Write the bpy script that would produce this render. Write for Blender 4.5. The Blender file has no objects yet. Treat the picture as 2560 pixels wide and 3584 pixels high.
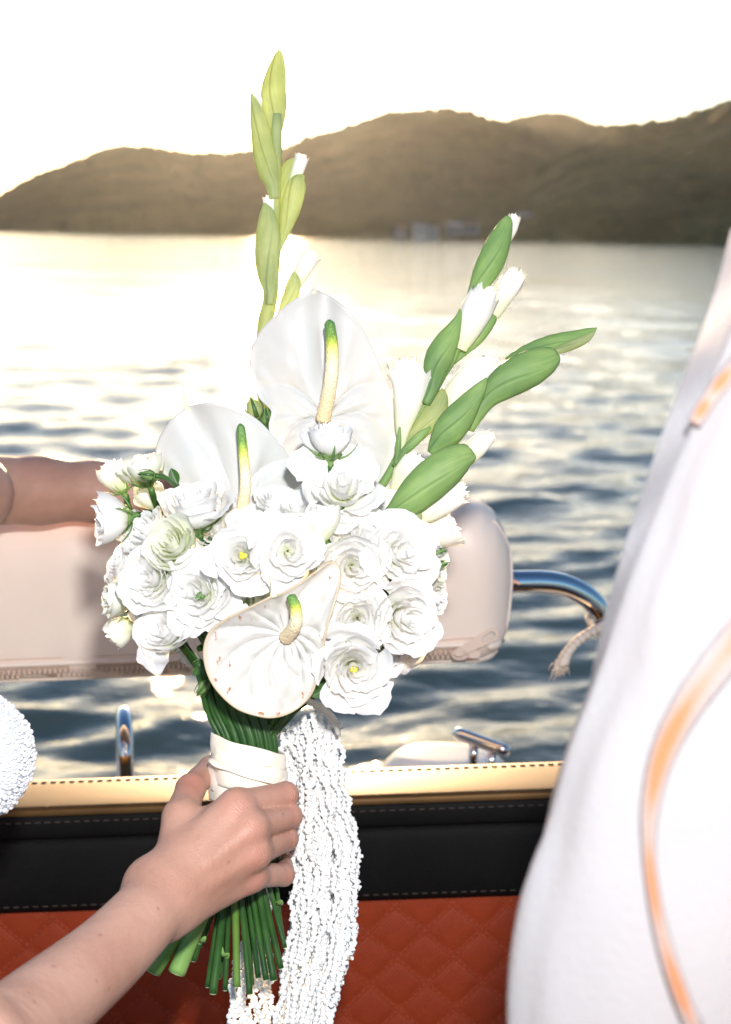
import bpy, math, random
import numpy as np
from mathutils import Vector, Matrix

# ------------------------------------------------------------------ camera, sky, sun, flash, exposure
sc = bpy.context.scene
COL = sc.collection
CAMZ, PITCH, ROLL = 1.60, math.radians(11.0), math.radians(0.93)
F_PX, CX, CY = 50.0 / 36.0 * 3584.0, 1280.0, 1792.0
FWD = Vector((0, math.cos(PITCH), -math.sin(PITCH)))
_U0 = Vector((0, math.sin(PITCH), math.cos(PITCH)))
_R0 = Vector((1, 0, 0))
RGT = _R0 * math.cos(ROLL) + _U0 * math.sin(ROLL)
UPV = -_R0 * math.sin(ROLL) + _U0 * math.cos(ROLL)
CAM = Vector((0, 0, CAMZ))

cam_d = bpy.data.cameras.new('camera')
cam = bpy.data.objects.new('camera', cam_d)
COL.objects.link(cam)
cam_d.sensor_fit = 'VERTICAL'
cam_d.sensor_height = 36.0
cam_d.sensor_width = 36.0
cam_d.lens = 50.0
cam_d.clip_start = 0.02
cam_d.clip_end = 20000.0
cam_d.dof.use_dof = True
cam_d.dof.focus_distance = 1.06
cam_d.dof.aperture_fstop = 8.0
m3 = Matrix((RGT, UPV, -FWD)).transposed()
cam.matrix_world = Matrix.Translation(CAM) @ m3.to_4x4()
sc.camera = cam

SUN_ELEV, SUN_AZ = math.radians(6.3), math.radians(-3.7)      # azimuth from +Y, negative to the left
SUN_DIR = Vector((math.sin(SUN_AZ) * math.cos(SUN_ELEV), math.cos(SUN_AZ) * math.cos(SUN_ELEV), math.sin(SUN_ELEV)))
world = bpy.data.worlds.new('World')
sc.world = world
world.use_nodes = True
wn = world.node_tree
sky = wn.nodes.new('ShaderNodeTexSky')
sky.sky_type = 'NISHITA'
sky.sun_disc = False
sky.sun_elevation = SUN_ELEV
sky.sun_rotation = SUN_AZ
sky.altitude = 100
sky.air_density = 0.9
sky.dust_density = 0.7
sky.ozone_density = 2.8
bg = wn.nodes['Background']
bg.inputs['Strength'].default_value = 0.12
wn.links.new(sky.outputs[0], bg.inputs['Color'])

sun_d = bpy.data.lights.new('sun', 'SUN')
sun_d.energy = 5.0
sun_d.angle = math.radians(0.5)
sun_d.color = (1.0, 0.68, 0.36)
sun = bpy.data.objects.new('sun', sun_d)
COL.objects.link(sun)
sun.rotation_euler = SUN_DIR.to_track_quat('Z', 'Y').to_euler()
sun.location = (0, 0, 30)

# the photographer's flash, on the camera's shoe: its shadow of the bouquet lies on the cushion
flash_d = bpy.data.lights.new('camera_flash', 'SPOT')
flash_d.energy = 33.5
flash_d.shadow_soft_size = 0.028
flash_d.spot_size = math.radians(76)
flash_d.spot_blend = 0.75
flash_d.color = (1.0, 0.985, 0.97)
flash = bpy.data.objects.new('camera_flash', flash_d)
COL.objects.link(flash)
flash.location = CAM + RGT * 0.045 + UPV * 0.165 - FWD * 0.03

sc.view_settings.view_transform = 'Standard'
sc.view_settings.look = 'None'
sc.view_settings.exposure = 1.25
sc.view_settings.gamma = 1.0
sc.view_settings.use_curve_mapping = False
sc.render.engine = 'CYCLES'
cy = sc.cycles
cy.use_denoising = True
try:
    cy.denoiser = 'OPENIMAGEDENOISE'
except Exception:
    pass
cy.max_bounces = 12
cy.diffuse_bounces = 8
cy.glossy_bounces = 3
cy.transmission_bounces = 8
cy.transparent_max_bounces = 8
cy.volume_bounces = 0
cy.sample_clamp_indirect = 4.0
cy.caustics_reflective = False
cy.caustics_refractive = False
sc.render.resolution_x, sc.render.resolution_y = 731, 1024

# ------------------------------------------------------------------ helpers
rnd = random.Random(7)
nrs = np.random.RandomState(11)
R = math.radians


def P(px, py, d):
    """point at pixel (px, py) of the 2560x3584 photograph, d metres deep along the camera axis"""
    return CAM + (FWD + RGT * ((px - CX) / F_PX) + UPV * ((CY - py) / F_PX)) * d


flash.rotation_euler = (-(P(960, 2300, 1.08) - flash.location)).to_track_quat('Z', 'Y').to_euler()


def Py(px, py, y):
    v = FWD + RGT * ((px - CX) / F_PX) + UPV * ((CY - py) / F_PX)
    return CAM + v * (y / v.y)


def Pz(px, py, z):
    v = FWD + RGT * ((px - CX) / F_PX) + UPV * ((CY - py) / F_PX)
    return CAM + v * ((z - CAM.z) / v.z)


def camvec(r, u, t):
    """direction in camera terms: right, up, towards the camera"""
    return (RGT * r + UPV * u - FWD * t).normalized()


def mesh_obj(name, verts, faces, mat, parent=None, smooth=True, attrs=None):
    me = bpy.data.meshes.new(name)
    v = np.asarray(verts, dtype=np.float32).reshape(-1, 3)
    if isinstance(faces, np.ndarray):
        n, k = faces.shape
        me.vertices.add(len(v))
        me.vertices.foreach_set('co', v.ravel())
        me.loops.add(n * k)
        me.loops.foreach_set('vertex_index', faces.astype(np.int32).ravel())
        me.polygons.add(n)
        me.polygons.foreach_set('loop_start', np.arange(0, n * k, k, dtype=np.int32))
        me.update(calc_edges=True)
        me.validate()
    else:
        me.from_pydata([tuple(map(float, p)) for p in v], [], faces)
        me.update()
    if smooth:
        me.polygons.foreach_set('use_smooth', np.ones(len(me.polygons), dtype=bool))
    if attrs:
        for an, vals in attrs.items():
            a = me.attributes.new(an, 'FLOAT', 'POINT')
            a.data.foreach_set('value', np.asarray(vals, dtype=np.float32))
    if mat is not None:
        me.materials.append(mat)
    o = bpy.data.objects.new(name, me)
    COL.objects.link(o)
    if parent is not None:
        o.parent = parent
        o.matrix_parent_inverse = parent.matrix_basis.inverted()
    return o


def link_copy(o, name, parent, mw):
    c = bpy.data.objects.new(name, o.data if hasattr(o, 'data') else o)
    COL.objects.link(c)
    if parent is not None:
        c.parent = parent
        c.matrix_parent_inverse = parent.matrix_basis.inverted()
    c.matrix_basis = mw
    return c


def tag(o, label=None, cat=None, group=None, kind=None):
    if label: o['label'] = label
    if cat: o['category'] = cat
    if group: o['group'] = group
    if kind: o['kind'] = kind
    return o


def empty(name, loc, label=None, cat=None, group=None):
    o = bpy.data.objects.new(name, None)
    COL.objects.link(o)
    o.location = loc
    o.empty_display_size = 0.05
    bpy.context.view_layer.update()
    return tag(o, label, cat, group)


def part_empty(name, loc, parent):
    o = bpy.data.objects.new(name, None)
    COL.objects.link(o)
    o.parent = parent
    o.matrix_parent_inverse = parent.matrix_basis.inverted()
    o.location = loc
    o.empty_display_size = 0.02
    return o


class MB:
    """collects verts/faces"""
    def __init__(s):
        s.v, s.f, s.n, s.a = [], [], 0, []

    def add(s, v, f, a=None):
        v = np.asarray(v, dtype=np.float64).reshape(-1, 3)
        s.v.append(v)
        s.f.extend([tuple(i + s.n for i in q) for q in f])
        s.a.append(np.zeros(len(v)) if a is None else np.asarray(a, dtype=np.float64))
        s.n += len(v)

    def build(s, name, mat, parent=None, smooth=True, attr=None):
        return mesh_obj(name, np.concatenate(s.v), s.f, mat, parent, smooth,
                        {attr: np.concatenate(s.a)} if attr else None)


def grid_faces(nu, nv, wrap=False):
    f = []
    for i in range(nu - 1):
        for j in range(nv - (0 if wrap else 1)):
            j2 = (j + 1) % nv
            f.append((i * nv + j, i * nv + j2, (i + 1) * nv + j2, (i + 1) * nv + j))
    return f


def spline(pts, n):
    """Catmull-Rom through pts (any dimension), n samples"""
    p = np.asarray(pts, dtype=np.float64)
    if len(p) == 2:
        t = np.linspace(0, 1, n)[:, None]
        return p[0] * (1 - t) + p[1] * t
    p = np.vstack([2 * p[0] - p[1], p, 2 * p[-1] - p[-2]])
    m = len(p) - 3
    out = []
    for q in np.linspace(0, m, n):
        i = min(int(q), m - 1)
        t = q - i
        a, b, c, d = p[i:i + 4]
        out.append(0.5 * ((2 * b) + (c - a) * t + (2 * a - 5 * b + 4 * c - d) * t * t + (3 * b - a - 3 * c + d) * t ** 3))
    return np.array(out)


def tube_geo(pts, rad, seg=10, caps=True, flat=1.0, side=None):
    """tube through 3-D points; flat < 1 squashes across 'side' x tangent"""
    p = np.asarray(pts, dtype=np.float64)
    n = len(p)
    rad = np.broadcast_to(np.asarray(rad, dtype=np.float64), (n,))
    tg = np.gradient(p, axis=0)
    tg /= np.linalg.norm(tg, axis=1)[:, None] + 1e-12
    if side is None:
        side = np.array([1.0, 0, 0]) if abs(tg[0][0]) < 0.8 else np.array([0, 0, 1.0])
    s = np.asarray(side, dtype=np.float64)
    v = []
    for i in range(n):
        s = s - tg[i] * s.dot(tg[i])
        s /= np.linalg.norm(s) + 1e-12
        b = np.cross(tg[i], s)
        a = np.linspace(0, 2 * math.pi, seg, endpoint=False)
        v.append(p[i] + rad[i] * (np.cos(a)[:, None] * s + flat * np.sin(a)[:, None] * b))
    v = np.concatenate(v)
    f = grid_faces(n, seg, True)
    if caps:
        f = f + [tuple(range(seg))[::-1], tuple((n - 1) * seg + k for k in range(seg))]
    return v, f


def box_geo(lo, hi):
    x0, y0, z0 = lo
    x1, y1, z1 = hi
    v = [(x0, y0, z0), (x1, y0, z0), (x1, y1, z0), (x0, y1, z0), (x0, y0, z1), (x1, y0, z1), (x1, y1, z1), (x0, y1, z1)]
    return v, [(0, 3, 2, 1), (4, 5, 6, 7), (0, 1, 5, 4), (1, 2, 6, 5), (2, 3, 7, 6), (3, 0, 4, 7)]


def ico(sub=1):
    t = (1 + 5 ** 0.5) / 2
    v = [(-1, t, 0), (1, t, 0), (-1, -t, 0), (1, -t, 0), (0, -1, t), (0, 1, t), (0, -1, -t), (0, 1, -t), (t, 0, -1), (t, 0, 1), (-t, 0, -1), (-t, 0, 1)]
    v = [np.array(q) / np.linalg.norm(q) for q in v]
    f = [(0, 11, 5), (0, 5, 1), (0, 1, 7), (0, 7, 10), (0, 10, 11), (1, 5, 9), (5, 11, 4), (11, 10, 2), (10, 7, 6), (7, 1, 8), (3, 9, 4), (3, 4, 2), (3, 2, 6), (3, 6, 8), (3, 8, 9), (4, 9, 5), (2, 4, 11), (6, 2, 10), (8, 6, 7), (9, 8, 1)]
    for _ in range(sub):
        mid, nf = {}, []
        def mp(a, b):
            k = (min(a, b), max(a, b))
            if k not in mid:
                q = v[a] + v[b]
                v.append(q / np.linalg.norm(q))
                mid[k] = len(v) - 1
            return mid[k]
        for a, b, c in f:
            x, y, z = mp(a, b), mp(b, c), mp(c, a)
            nf += [(a, x, z), (b, y, x), (c, z, y), (x, y, z)]
        f = nf
    return np.array(v), f


def vnoise(p, seed=0):
    """cheap smooth value noise, p (n,3)"""
    p = np.asarray(p, dtype=np.float64)
    i = np.floor(p).astype(np.int64)
    f = p - i
    f = f * f * (3 - 2 * f)
    def h(a, b, c):
        n = (a * 374761393 + b * 668265263 + c * 2147483647 + seed * 144665) & 0xffffffff
        n = ((n ^ (n >> 13)) * 1274126177) & 0xffffffff
        return ((n ^ (n >> 16)) & 0xffff) / 65535.0
    r = 0
    for a in (0, 1):
        for b in (0, 1):
            for c in (0, 1):
                w = (f[:, 0] if a else 1 - f[:, 0]) * (f[:, 1] if b else 1 - f[:, 1]) * (f[:, 2] if c else 1 - f[:, 2])
                r = r + w * h(i[:, 0] + a, i[:, 1] + b, i[:, 2] + c)
    return r * 2 - 1


# ------------------------------------------------------------------ materials
def new_mat(name):
    m = bpy.data.materials.new(name)
    m.use_nodes = True
    nt = m.node_tree
    return m, nt, nt.nodes['Principled BSDF'], nt.nodes['Material Output']


def N(nt, t, **kw):
    n = nt.nodes.new(t)
    for k, v in kw.items():
        setattr(n, k, v)
    return n


def noise_node(nt, scale, detail=3.0, coord='Object', vec=None, rough=0.5):
    n = N(nt, 'ShaderNodeTexNoise')
    n.inputs['Scale'].default_value = scale
    n.inputs['Detail'].default_value = detail
    n.inputs['Roughness'].default_value = rough
    if vec is None:
        tc = N(nt, 'ShaderNodeTexCoord')
        vec = tc.outputs[coord]
    nt.links.new(vec, n.inputs['Vector'])
    return n


def ramp(nt, src, stops):
    r = N(nt, 'ShaderNodeValToRGB')
    el = r.color_ramp.elements
    while len(el) < len(stops):
        el.new(0.5)
    for e, (p, c) in zip(el, stops):
        e.position = p
        e.color = (*c, 1) if len(c) == 3 else c
    nt.links.new(src, r.inputs[0])
    return r


def bump(nt, src, strength, dist, nxt=None):
    b = N(nt, 'ShaderNodeBump')
    b.inputs['Strength'].default_value = strength
    b.inputs['Distance'].default_value = dist
    nt.links.new(src, b.inputs['Height'])
    if nxt is not None:
        nt.links.new(nxt, b.inputs['Normal'])
    return b


def simple(name, c0, c1, scale, rough=0.5, bscale=None, bstr=0.3, bdist=0.001, metal=0.0, spec=0.5, **kw):
    m, nt, b, out = new_mat(name)
    n = noise_node(nt, scale)
    r = ramp(nt, n.outputs[0], [(0.3, c0), (0.7, c1)])
    nt.links.new(r.outputs[0], b.inputs['Base Color'])
    b.inputs['Roughness'].default_value = rough
    b.inputs['Metallic'].default_value = metal
    b.inputs['Specular IOR Level'].default_value = spec
    if bscale:
        n2 = noise_node(nt, bscale, 4)
        bb = bump(nt, n2.outputs[0], bstr, bdist)
        nt.links.new(bb.outputs[0], b.inputs['Normal'])
    for k, v in kw.items():
        b.inputs[k.replace('_', ' ')].default_value = v
    return m


def petal_mat(name, tipc, basec, trans, transc, rough=0.45, veins=90.0, b0=0.0, b1=0.45, spec=0.25, coat=0.0):
    """thin petal: pigment runs from basec (attribute grow = 0) to tipc; part of the light passes through"""
    m, nt, b, out = new_mat(name)
    a = N(nt, 'ShaderNodeAttribute', attribute_name='grow')
    n = noise_node(nt, 60, 3)
    ad = N(nt, 'ShaderNodeMath', operation='MULTIPLY_ADD')
    ad.inputs[1].default_value = 0.16
    nt.links.new(n.outputs[0], ad.inputs[0])
    nt.links.new(a.outputs['Fac'], ad.inputs[2])
    r = ramp(nt, ad.outputs[0], [(b0 + 0.08, basec), (b1 + 0.08, tipc)])
    nt.links.new(r.outputs[0], b.inputs['Base Color'])
    b.inputs['Roughness'].default_value = rough
    b.inputs['Specular IOR Level'].default_value = spec
    b.inputs['Coat Weight'].default_value = coat
    b.inputs['Coat Roughness'].default_value = 0.2
    n2 = noise_node(nt, veins, 3)
    bb = bump(nt, n2.outputs[0], 0.25, 0.002)
    nt.links.new(bb.outputs[0], b.inputs['Normal'])
    t = N(nt, 'ShaderNodeBsdfTranslucent')
    mul = N(nt, 'ShaderNodeMix', data_type='RGBA', blend_type='MULTIPLY')
    mul.inputs[0].default_value = 1.0
    nt.links.new(r.outputs[0], mul.inputs[6])
    mul.inputs[7].default_value = (*transc, 1)
    nt.links.new(mul.outputs[2], t.inputs['Color'])
    nt.links.new(bb.outputs[0], t.inputs['Normal'])
    mx = N(nt, 'ShaderNodeMixShader')
    mx.inputs[0].default_value = trans
    nt.links.new(b.outputs[0], mx.inputs[1])
    nt.links.new(t.outputs[0], mx.inputs[2])
    nt.links.new(mx.outputs[0], out.inputs['Surface'])
    return m


M = {}
M['petal'] = petal_mat('white_petal', (0.92, 0.92, 0.92), (0.80, 0.84, 0.60), 0.42, (1, 0.98, 0.93), b0=0.0, b1=0.40)
M['petal_cream'] = petal_mat('cream_petal', (0.90, 0.91, 0.85), (0.70, 0.78, 0.46), 0.36, (1, 0.98, 0.88), b0=0.0, b1=0.70)
M['spathe'] = petal_mat('white_spathe', (0.58, 0.58, 0.565), (0.58, 0.57, 0.53), 0.12, (1, 0.97, 0.88), rough=0.28, veins=35, spec=0.4, coat=0.25)
M['spathe_worn'] = petal_mat('worn_white_spathe', (0.64, 0.63, 0.595), (0.68, 0.68, 0.67), 0.16, (1, 0.97, 0.88), rough=0.30, veins=60, b0=0.5, b1=0.9, spec=0.4, coat=0.2)


def rust(m, cut=0.615):
    """rusty flecks and a tan rim on the worn spathe"""
    nt = m.node_tree
    b = nt.nodes['Principled BSDF']
    src = b.inputs['Base Color'].links[0].from_socket
    a = N(nt, 'ShaderNodeAttribute', attribute_name='grow')
    tc = N(nt, 'ShaderNodeTexCoord')
    mp = N(nt, 'ShaderNodeMapping')
    mp.inputs['Scale'].default_value = (190, 60, 110)
    mp.inputs['Rotation'].default_value = (0, R(35), 0)
    nt.links.new(tc.outputs['Object'], mp.inputs['Vector'])
    n = noise_node(nt, 1.0, 4, vec=mp.outputs[0])
    mul = N(nt, 'ShaderNodeMath', operation='MULTIPLY_ADD')
    mul.inputs[1].default_value = 0.7
    nt.links.new(a.outputs['Fac'], mul.inputs[0])
    nt.links.new(n.outputs[0], mul.inputs[2])
    mr = N(nt, 'ShaderNodeMapRange'); mr.inputs[1].default_value = 1.31; mr.inputs[2].default_value = 1.36
    nt.links.new(mul.outputs[0], mr.inputs[0])
    r = ramp(nt, mr.outputs[0], [(0.0, (0, 0, 0)), (1.0, (1, 1, 1))])
    mx = N(nt, 'ShaderNodeMix', data_type='RGBA')
    nt.links.new(r.outputs[0], mx.inputs[0])
    nt.links.new(src, mx.inputs[6])
    mx.inputs[7].default_value = (0.42, 0.16, 0.06, 1)
    r2 = ramp(nt, a.outputs['Fac'], [(0.975, (0, 0, 0)), (1.0, (1, 1, 1))])
    mx2 = N(nt, 'ShaderNodeMix', data_type='RGBA')
    nt.links.new(r2.outputs[0], mx2.inputs[0])
    nt.links.new(mx.outputs[2], mx2.inputs[6])
    mx2.inputs[7].default_value = (0.62, 0.50, 0.34, 1)
    nt.links.new(mx2.outputs[2], b.inputs['Base Color'])


rust(M['spathe_worn'])
M['glad_petal'] = petal_mat('gladiolus_petal', (0.87, 0.87, 0.85), (0.80, 0.84, 0.58), 0.35, (1, 0.98, 0.88), b0=0.05, b1=0.6)


def leaf_mat(name, c0, c1, trans, stretch=(1, 1, 1), rough=0.42, wax=None):
    m, nt, b, out = new_mat(name)
    n = noise_node(nt, 38, 4)
    r = ramp(nt, n.outputs[0], [(0.32, c0), (0.68, c1)])
    n3 = noise_node(nt, 420, 2)
    nt.links.new(r.outputs[0], b.inputs['Base Color'])
    b.inputs['Roughness'].default_value = rough
    b.inputs['Specular IOR Level'].default_value = 0.35
    bb = bump(nt, n3.outputs[0], 0.2, 0.0006)
    nt.links.new(bb.outputs[0], b.inputs['Normal'])
    t = N(nt, 'ShaderNodeBsdfTranslucent')
    mul = N(nt, 'ShaderNodeMix', data_type='RGBA', blend_type='MULTIPLY')
    mul.inputs[0].default_value = 1.0
    nt.links.new(r.outputs[0], mul.inputs[6])
    mul.inputs[7].default_value = (1.6, 1.5, 0.5, 1)
    nt.links.new(mul.outputs[2], t.inputs['Color'])
    mx = N(nt, 'ShaderNodeMixShader')
    mx.inputs[0].default_value = trans
    nt.links.new(b.outputs[0], mx.inputs[1])
    nt.links.new(t.outputs[0], mx.inputs[2])
    nt.links.new(mx.outputs[0], out.inputs['Surface'])
    return m


def bract_mat(name, c0, c1, c2, trans):
    """parallel-veined sheath leaf: streaks run along it"""
    m, nt, b, out = new_mat(name)
    ag = N(nt, 'ShaderNodeAttribute', attribute_name='grow')
    as_ = N(nt, 'ShaderNodeAttribute', attribute_name='side')
    cx = N(nt, 'ShaderNodeCombineXYZ')
    nt.links.new(as_.outputs['Fac'], cx.inputs[0])
    nt.links.new(ag.outputs['Fac'], cx.inputs[1])
    tc = N(nt, 'ShaderNodeTexCoord')
    mp = N(nt, 'ShaderNodeMapping')
    mp.inputs['Scale'].default_value = (3.2, 1.3, 1)
    nt.links.new(cx.outputs[0], mp.inputs['Vector'])
    fine = N(nt, 'ShaderNodeMapping')
    fine.inputs['Scale'].default_value = (16.0, 1.0, 1)
    nt.links.new(cx.outputs[0], fine.inputs['Vector'])
    n1 = noise_node(nt, 1.0, 4, vec=mp.outputs[0])
    n2 = noise_node(nt, 1.0, 3, vec=fine.outputs[0])
    n3 = noise_node(nt, 30, 3)
    a1 = N(nt, 'ShaderNodeMath', operation='MULTIPLY_ADD'); a1.inputs[1].default_value = 0.45
    nt.links.new(n2.outputs[0], a1.inputs[0]); nt.links.new(n1.outputs[0], a1.inputs[2])
    a2 = N(nt, 'ShaderNodeMath', operation='MULTIPLY_ADD'); a2.inputs[1].default_value = 0.6
    nt.links.new(n3.outputs[0], a2.inputs[0]); nt.links.new(a1.outputs[0], a2.inputs[2])
    r = ramp(nt, a2.outputs[0], [(0.70, c0), (1.0, c1), (1.25, c2)])
    mr = N(nt, 'ShaderNodeMapRange'); mr.inputs[1].default_value = 0.6; mr.inputs[2].default_value = 1.45
    nt.links.new(a2.outputs[0], mr.inputs[0]); nt.links.new(mr.outputs[0], r.inputs[0])
    for e, p_ in zip(r.color_ramp.elements, (0.2, 0.5, 0.8)): e.position = p_
    nt.links.new(r.outputs[0], b.inputs['Base Color'])
    b.inputs['Roughness'].default_value = 0.5
    b.inputs['Specular IOR Level'].default_value = 0.25
    bb = bump(nt, n2.outputs[0], 0.3, 0.0008)
    nt.links.new(bb.outputs[0], b.inputs['Normal'])
    t = N(nt, 'ShaderNodeBsdfTranslucent')
    mul = N(nt, 'ShaderNodeMix', data_type='RGBA', blend_type='MULTIPLY')
    mul.inputs[0].default_value = 1.0
    nt.links.new(r.outputs[0], mul.inputs[6])
    mul.inputs[7].default_value = (1.6, 1.5, 0.5, 1)
    nt.links.new(mul.outputs[2], t.inputs['Color'])
    mx = N(nt, 'ShaderNodeMixShader')
    mx.inputs[0].default_value = trans
    nt.links.new(b.outputs[0], mx.inputs[1])
    nt.links.new(t.outputs[0], mx.inputs[2])
    nt.links.new(mx.outputs[0], out.inputs['Surface'])
    return m


M['bract'] = bract_mat('green_bract', (0.11, 0.21, 0.085), (0.20, 0.33, 0.11), (0.34, 0.47, 0.16), 0.26)
M['bract_pale'] = bract_mat('pale_green_bract', (0.27, 0.35, 0.16), (0.40, 0.47, 0.25), (0.58, 0.64, 0.37), 0.48)
M['stem'] = leaf_mat('green_stem', (0.016, 0.058, 0.012), (0.042, 0.118, 0.024), 0.05, rough=0.35)
M['stem_pale'] = leaf_mat('pale_green_stem', (0.13, 0.27, 0.06), (0.24, 0.40, 0.11), 0.05, rough=0.35)
M['leaf'] = leaf_mat('dark_leaf', (0.02, 0.065, 0.015), (0.05, 0.13, 0.03), 0.2)
M['calyx'] = leaf_mat('green_calyx', (0.10, 0.22, 0.06), (0.24, 0.38, 0.13), 0.25)
M['pistil'] = simple('yellow_pistil', (0.75, 0.62, 0.03), (0.6, 0.6, 0.08), 200, 0.5)
M['filament'] = simple('pale_filament', (0.8, 0.8, 0.72), (0.85, 0.85, 0.8), 200, 0.6)


def spadix_mat():
    m, nt, b, out = new_mat('spadix')
    a = N(nt, 'ShaderNodeAttribute', attribute_name='grow')
    n = noise_node(nt, 500, 2)
    ad = N(nt, 'ShaderNodeMath', operation='MULTIPLY_ADD')
    ad.inputs[1].default_value = 0.14
    nt.links.new(n.outputs[0], ad.inputs[0])
    nt.links.new(a.outputs['Fac'], ad.inputs[2])
    r = ramp(nt, ad.outputs[0], [(0.0, (0.80, 0.62, 0.36)), (0.55, (0.84, 0.74, 0.50)), (0.70, (0.78, 0.70, 0.22)), (0.78, (0.42, 0.52, 0.06)), (0.86, (0.16, 0.30, 0.045)), (1.0, (0.10, 0.22, 0.05))])
    nt.links.new(r.outputs[0], b.inputs['Base Color'])
    b.inputs['Roughness'].default_value = 0.45
    v = N(nt, 'ShaderNodeTexVoronoi')
    v.inputs['Scale'].default_value = 620
    tc = N(nt, 'ShaderNodeTexCoord')
    nt.links.new(tc.outputs['Object'], v.inputs['Vector'])
    bb = bump(nt, v.outputs['Distance'], 0.6, 0.0012)
    bb.invert = True
    nt.links.new(bb.outputs[0], b.inputs['Normal'])
    return m


M['spadix'] = spadix_mat()


def ribbon_mat():
    m, nt, b, out = new_mat('satin_ribbon')
    n = noise_node(nt, 30)
    r = ramp(nt, n.outputs[0], [(0.3, (0.80, 0.73, 0.60)), (0.7, (0.86, 0.80, 0.69))])
    nt.links.new(r.outputs[0], b.inputs['Base Color'])
    b.inputs['Roughness'].default_value = 0.32
    b.inputs['Anisotropic'].default_value = 0.6
    b.inputs['Sheen Weight'].default_value = 0.2
    w = N(nt, 'ShaderNodeTexNoise')
    w.inputs['Scale'].default_value = 900
    tc = N(nt, 'ShaderNodeTexCoord')
    nt.links.new(tc.outputs['Object'], w.inputs['Vector'])
    bb = bump(nt, w.outputs[0], 0.12, 0.0004)
    nt.links.new(bb.outputs[0], b.inputs['Normal'])
    return m


M['ribbon'] = ribbon_mat()
M['fuzz'] = petal_mat('amaranth_fuzz', (0.93, 0.93, 0.92), (0.92, 0.91, 0.88), 0.10, (1, 0.97, 0.9), rough=0.8, veins=800)


def skin_mat():
    m, nt, b, out = new_mat('skin')
    n1 = noise_node(nt, 22, 4)
    r1 = ramp(nt, n1.outputs[0], [(0.3, (0.385, 0.198, 0.142)), (0.68, (0.50, 0.288, 0.215))])
    a = N(nt, 'ShaderNodeAttribute', attribute_name='flush')
    mx = N(nt, 'ShaderNodeMix', data_type='RGBA')
    nt.links.new(a.outputs['Fac'], mx.inputs[0])
    nt.links.new(r1.outputs[0], mx.inputs[6])
    mx.inputs[7].default_value = (0.47, 0.16, 0.12, 1)
    a2 = N(nt, 'ShaderNodeAttribute', attribute_name='mole')
    mx2 = N(nt, 'ShaderNodeMix', data_type='RGBA')
    nt.links.new(a2.outputs['Fac'], mx2.inputs[0])
    nt.links.new(mx.outputs[2], mx2.inputs[6])
    mx2.inputs[7].default_value = (0.22, 0.07, 0.04, 1)
    nt.links.new(mx2.outputs[2], b.inputs['Base Color'])
    b.inputs['Roughness'].default_value = 0.46
    b.inputs['Specular IOR Level'].default_value = 0.4
    b.inputs['Subsurface Weight'].default_value = 0.12
    b.inputs['Subsurface Radius'].default_value = (0.008, 0.003, 0.0015)
    b.inputs['Subsurface Scale'].default_value = 1.0
    v = N(nt, 'ShaderNodeTexVoronoi')
    v.inputs['Scale'].default_value = 900
    tc = N(nt, 'ShaderNodeTexCoord')
    nt.links.new(tc.outputs['Object'], v.inputs['Vector'])
    n2 = noise_node(nt, 160, 5)
    b1 = bump(nt, v.outputs['Distance'], 0.35, 0.0006)
    b2 = bump(nt, n2.outputs[0], 0.30, 0.0016, b1.outputs[0])
    cs = N(nt, 'ShaderNodeAttribute', attribute_name='crease_at')
    cw = N(nt, 'ShaderNodeAttribute', attribute_name='crease')
    nz = noise_node(nt, 240, 2)
    ph = N(nt, 'ShaderNodeMath', operation='MULTIPLY_ADD')
    ph.inputs[1].default_value = 3.2
    nt.links.new(nz.outputs[0], ph.inputs[0])
    nt.links.new(cs.outputs['Fac'], ph.inputs[2])
    sn = N(nt, 'ShaderNodeMath', operation='SINE')
    nt.links.new(ph.outputs[0], sn.inputs[0])
    mu = N(nt, 'ShaderNodeMath', operation='MULTIPLY')
    nt.links.new(sn.outputs[0], mu.inputs[0])
    nt.links.new(cw.outputs['Fac'], mu.inputs[1])
    b3 = bump(nt, mu.outputs[0], 0.32, 0.0005, b2.outputs[0])
    nt.links.new(b3.outputs[0], b.inputs['Normal'])
    return m


M['skin'] = skin_mat()


def weave_mat(name, c0, c1, scale, rough, strength=0.6, dist=0.0006, spec=0.5, rot=0.0):
    """embossed vinyl: two crossed wave sets"""
    m, nt, b, out = new_mat(name)
    n = noise_node(nt, 14, 4)
    r = ramp(nt, n.outputs[0], [(0.3, c0), (0.7, c1)])
    nt.links.new(r.outputs[0], b.inputs['Base Color'])
    b.inputs['Roughness'].default_value = rough
    b.inputs['Specular IOR Level'].default_value = spec
    tc = N(nt, 'ShaderNodeTexCoord')
    hs = []
    for ang in (45 + rot, -45 + rot):
        mp = N(nt, 'ShaderNodeMapping')
        mp.inputs['Rotation'].default_value = (0, R(ang), 0)
        nt.links.new(tc.outputs['Object'], mp.inputs['Vector'])
        w = N(nt, 'ShaderNodeTexWave')
        w.bands_direction = 'X'
        w.inputs['Scale'].default_value = scale
        w.inputs['Distortion'].default_value = 0.15
        nt.links.new(mp.outputs[0], w.inputs['Vector'])
        hs.append(w.outputs['Fac'])
    mu = N(nt, 'ShaderNodeMath', operation='MULTIPLY')
    nt.links.new(hs[0], mu.inputs[0])
    nt.links.new(hs[1], mu.inputs[1])
    n2 = noise_node(nt, 700, 2)
    b1 = bump(nt, mu.outputs[0], strength, dist)
    b2 = bump(nt, n2.outputs[0], 0.15, 0.0006, b1.outputs[0])
    nt.links.new(b2.outputs[0], b.inputs['Normal'])
    return m


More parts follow.
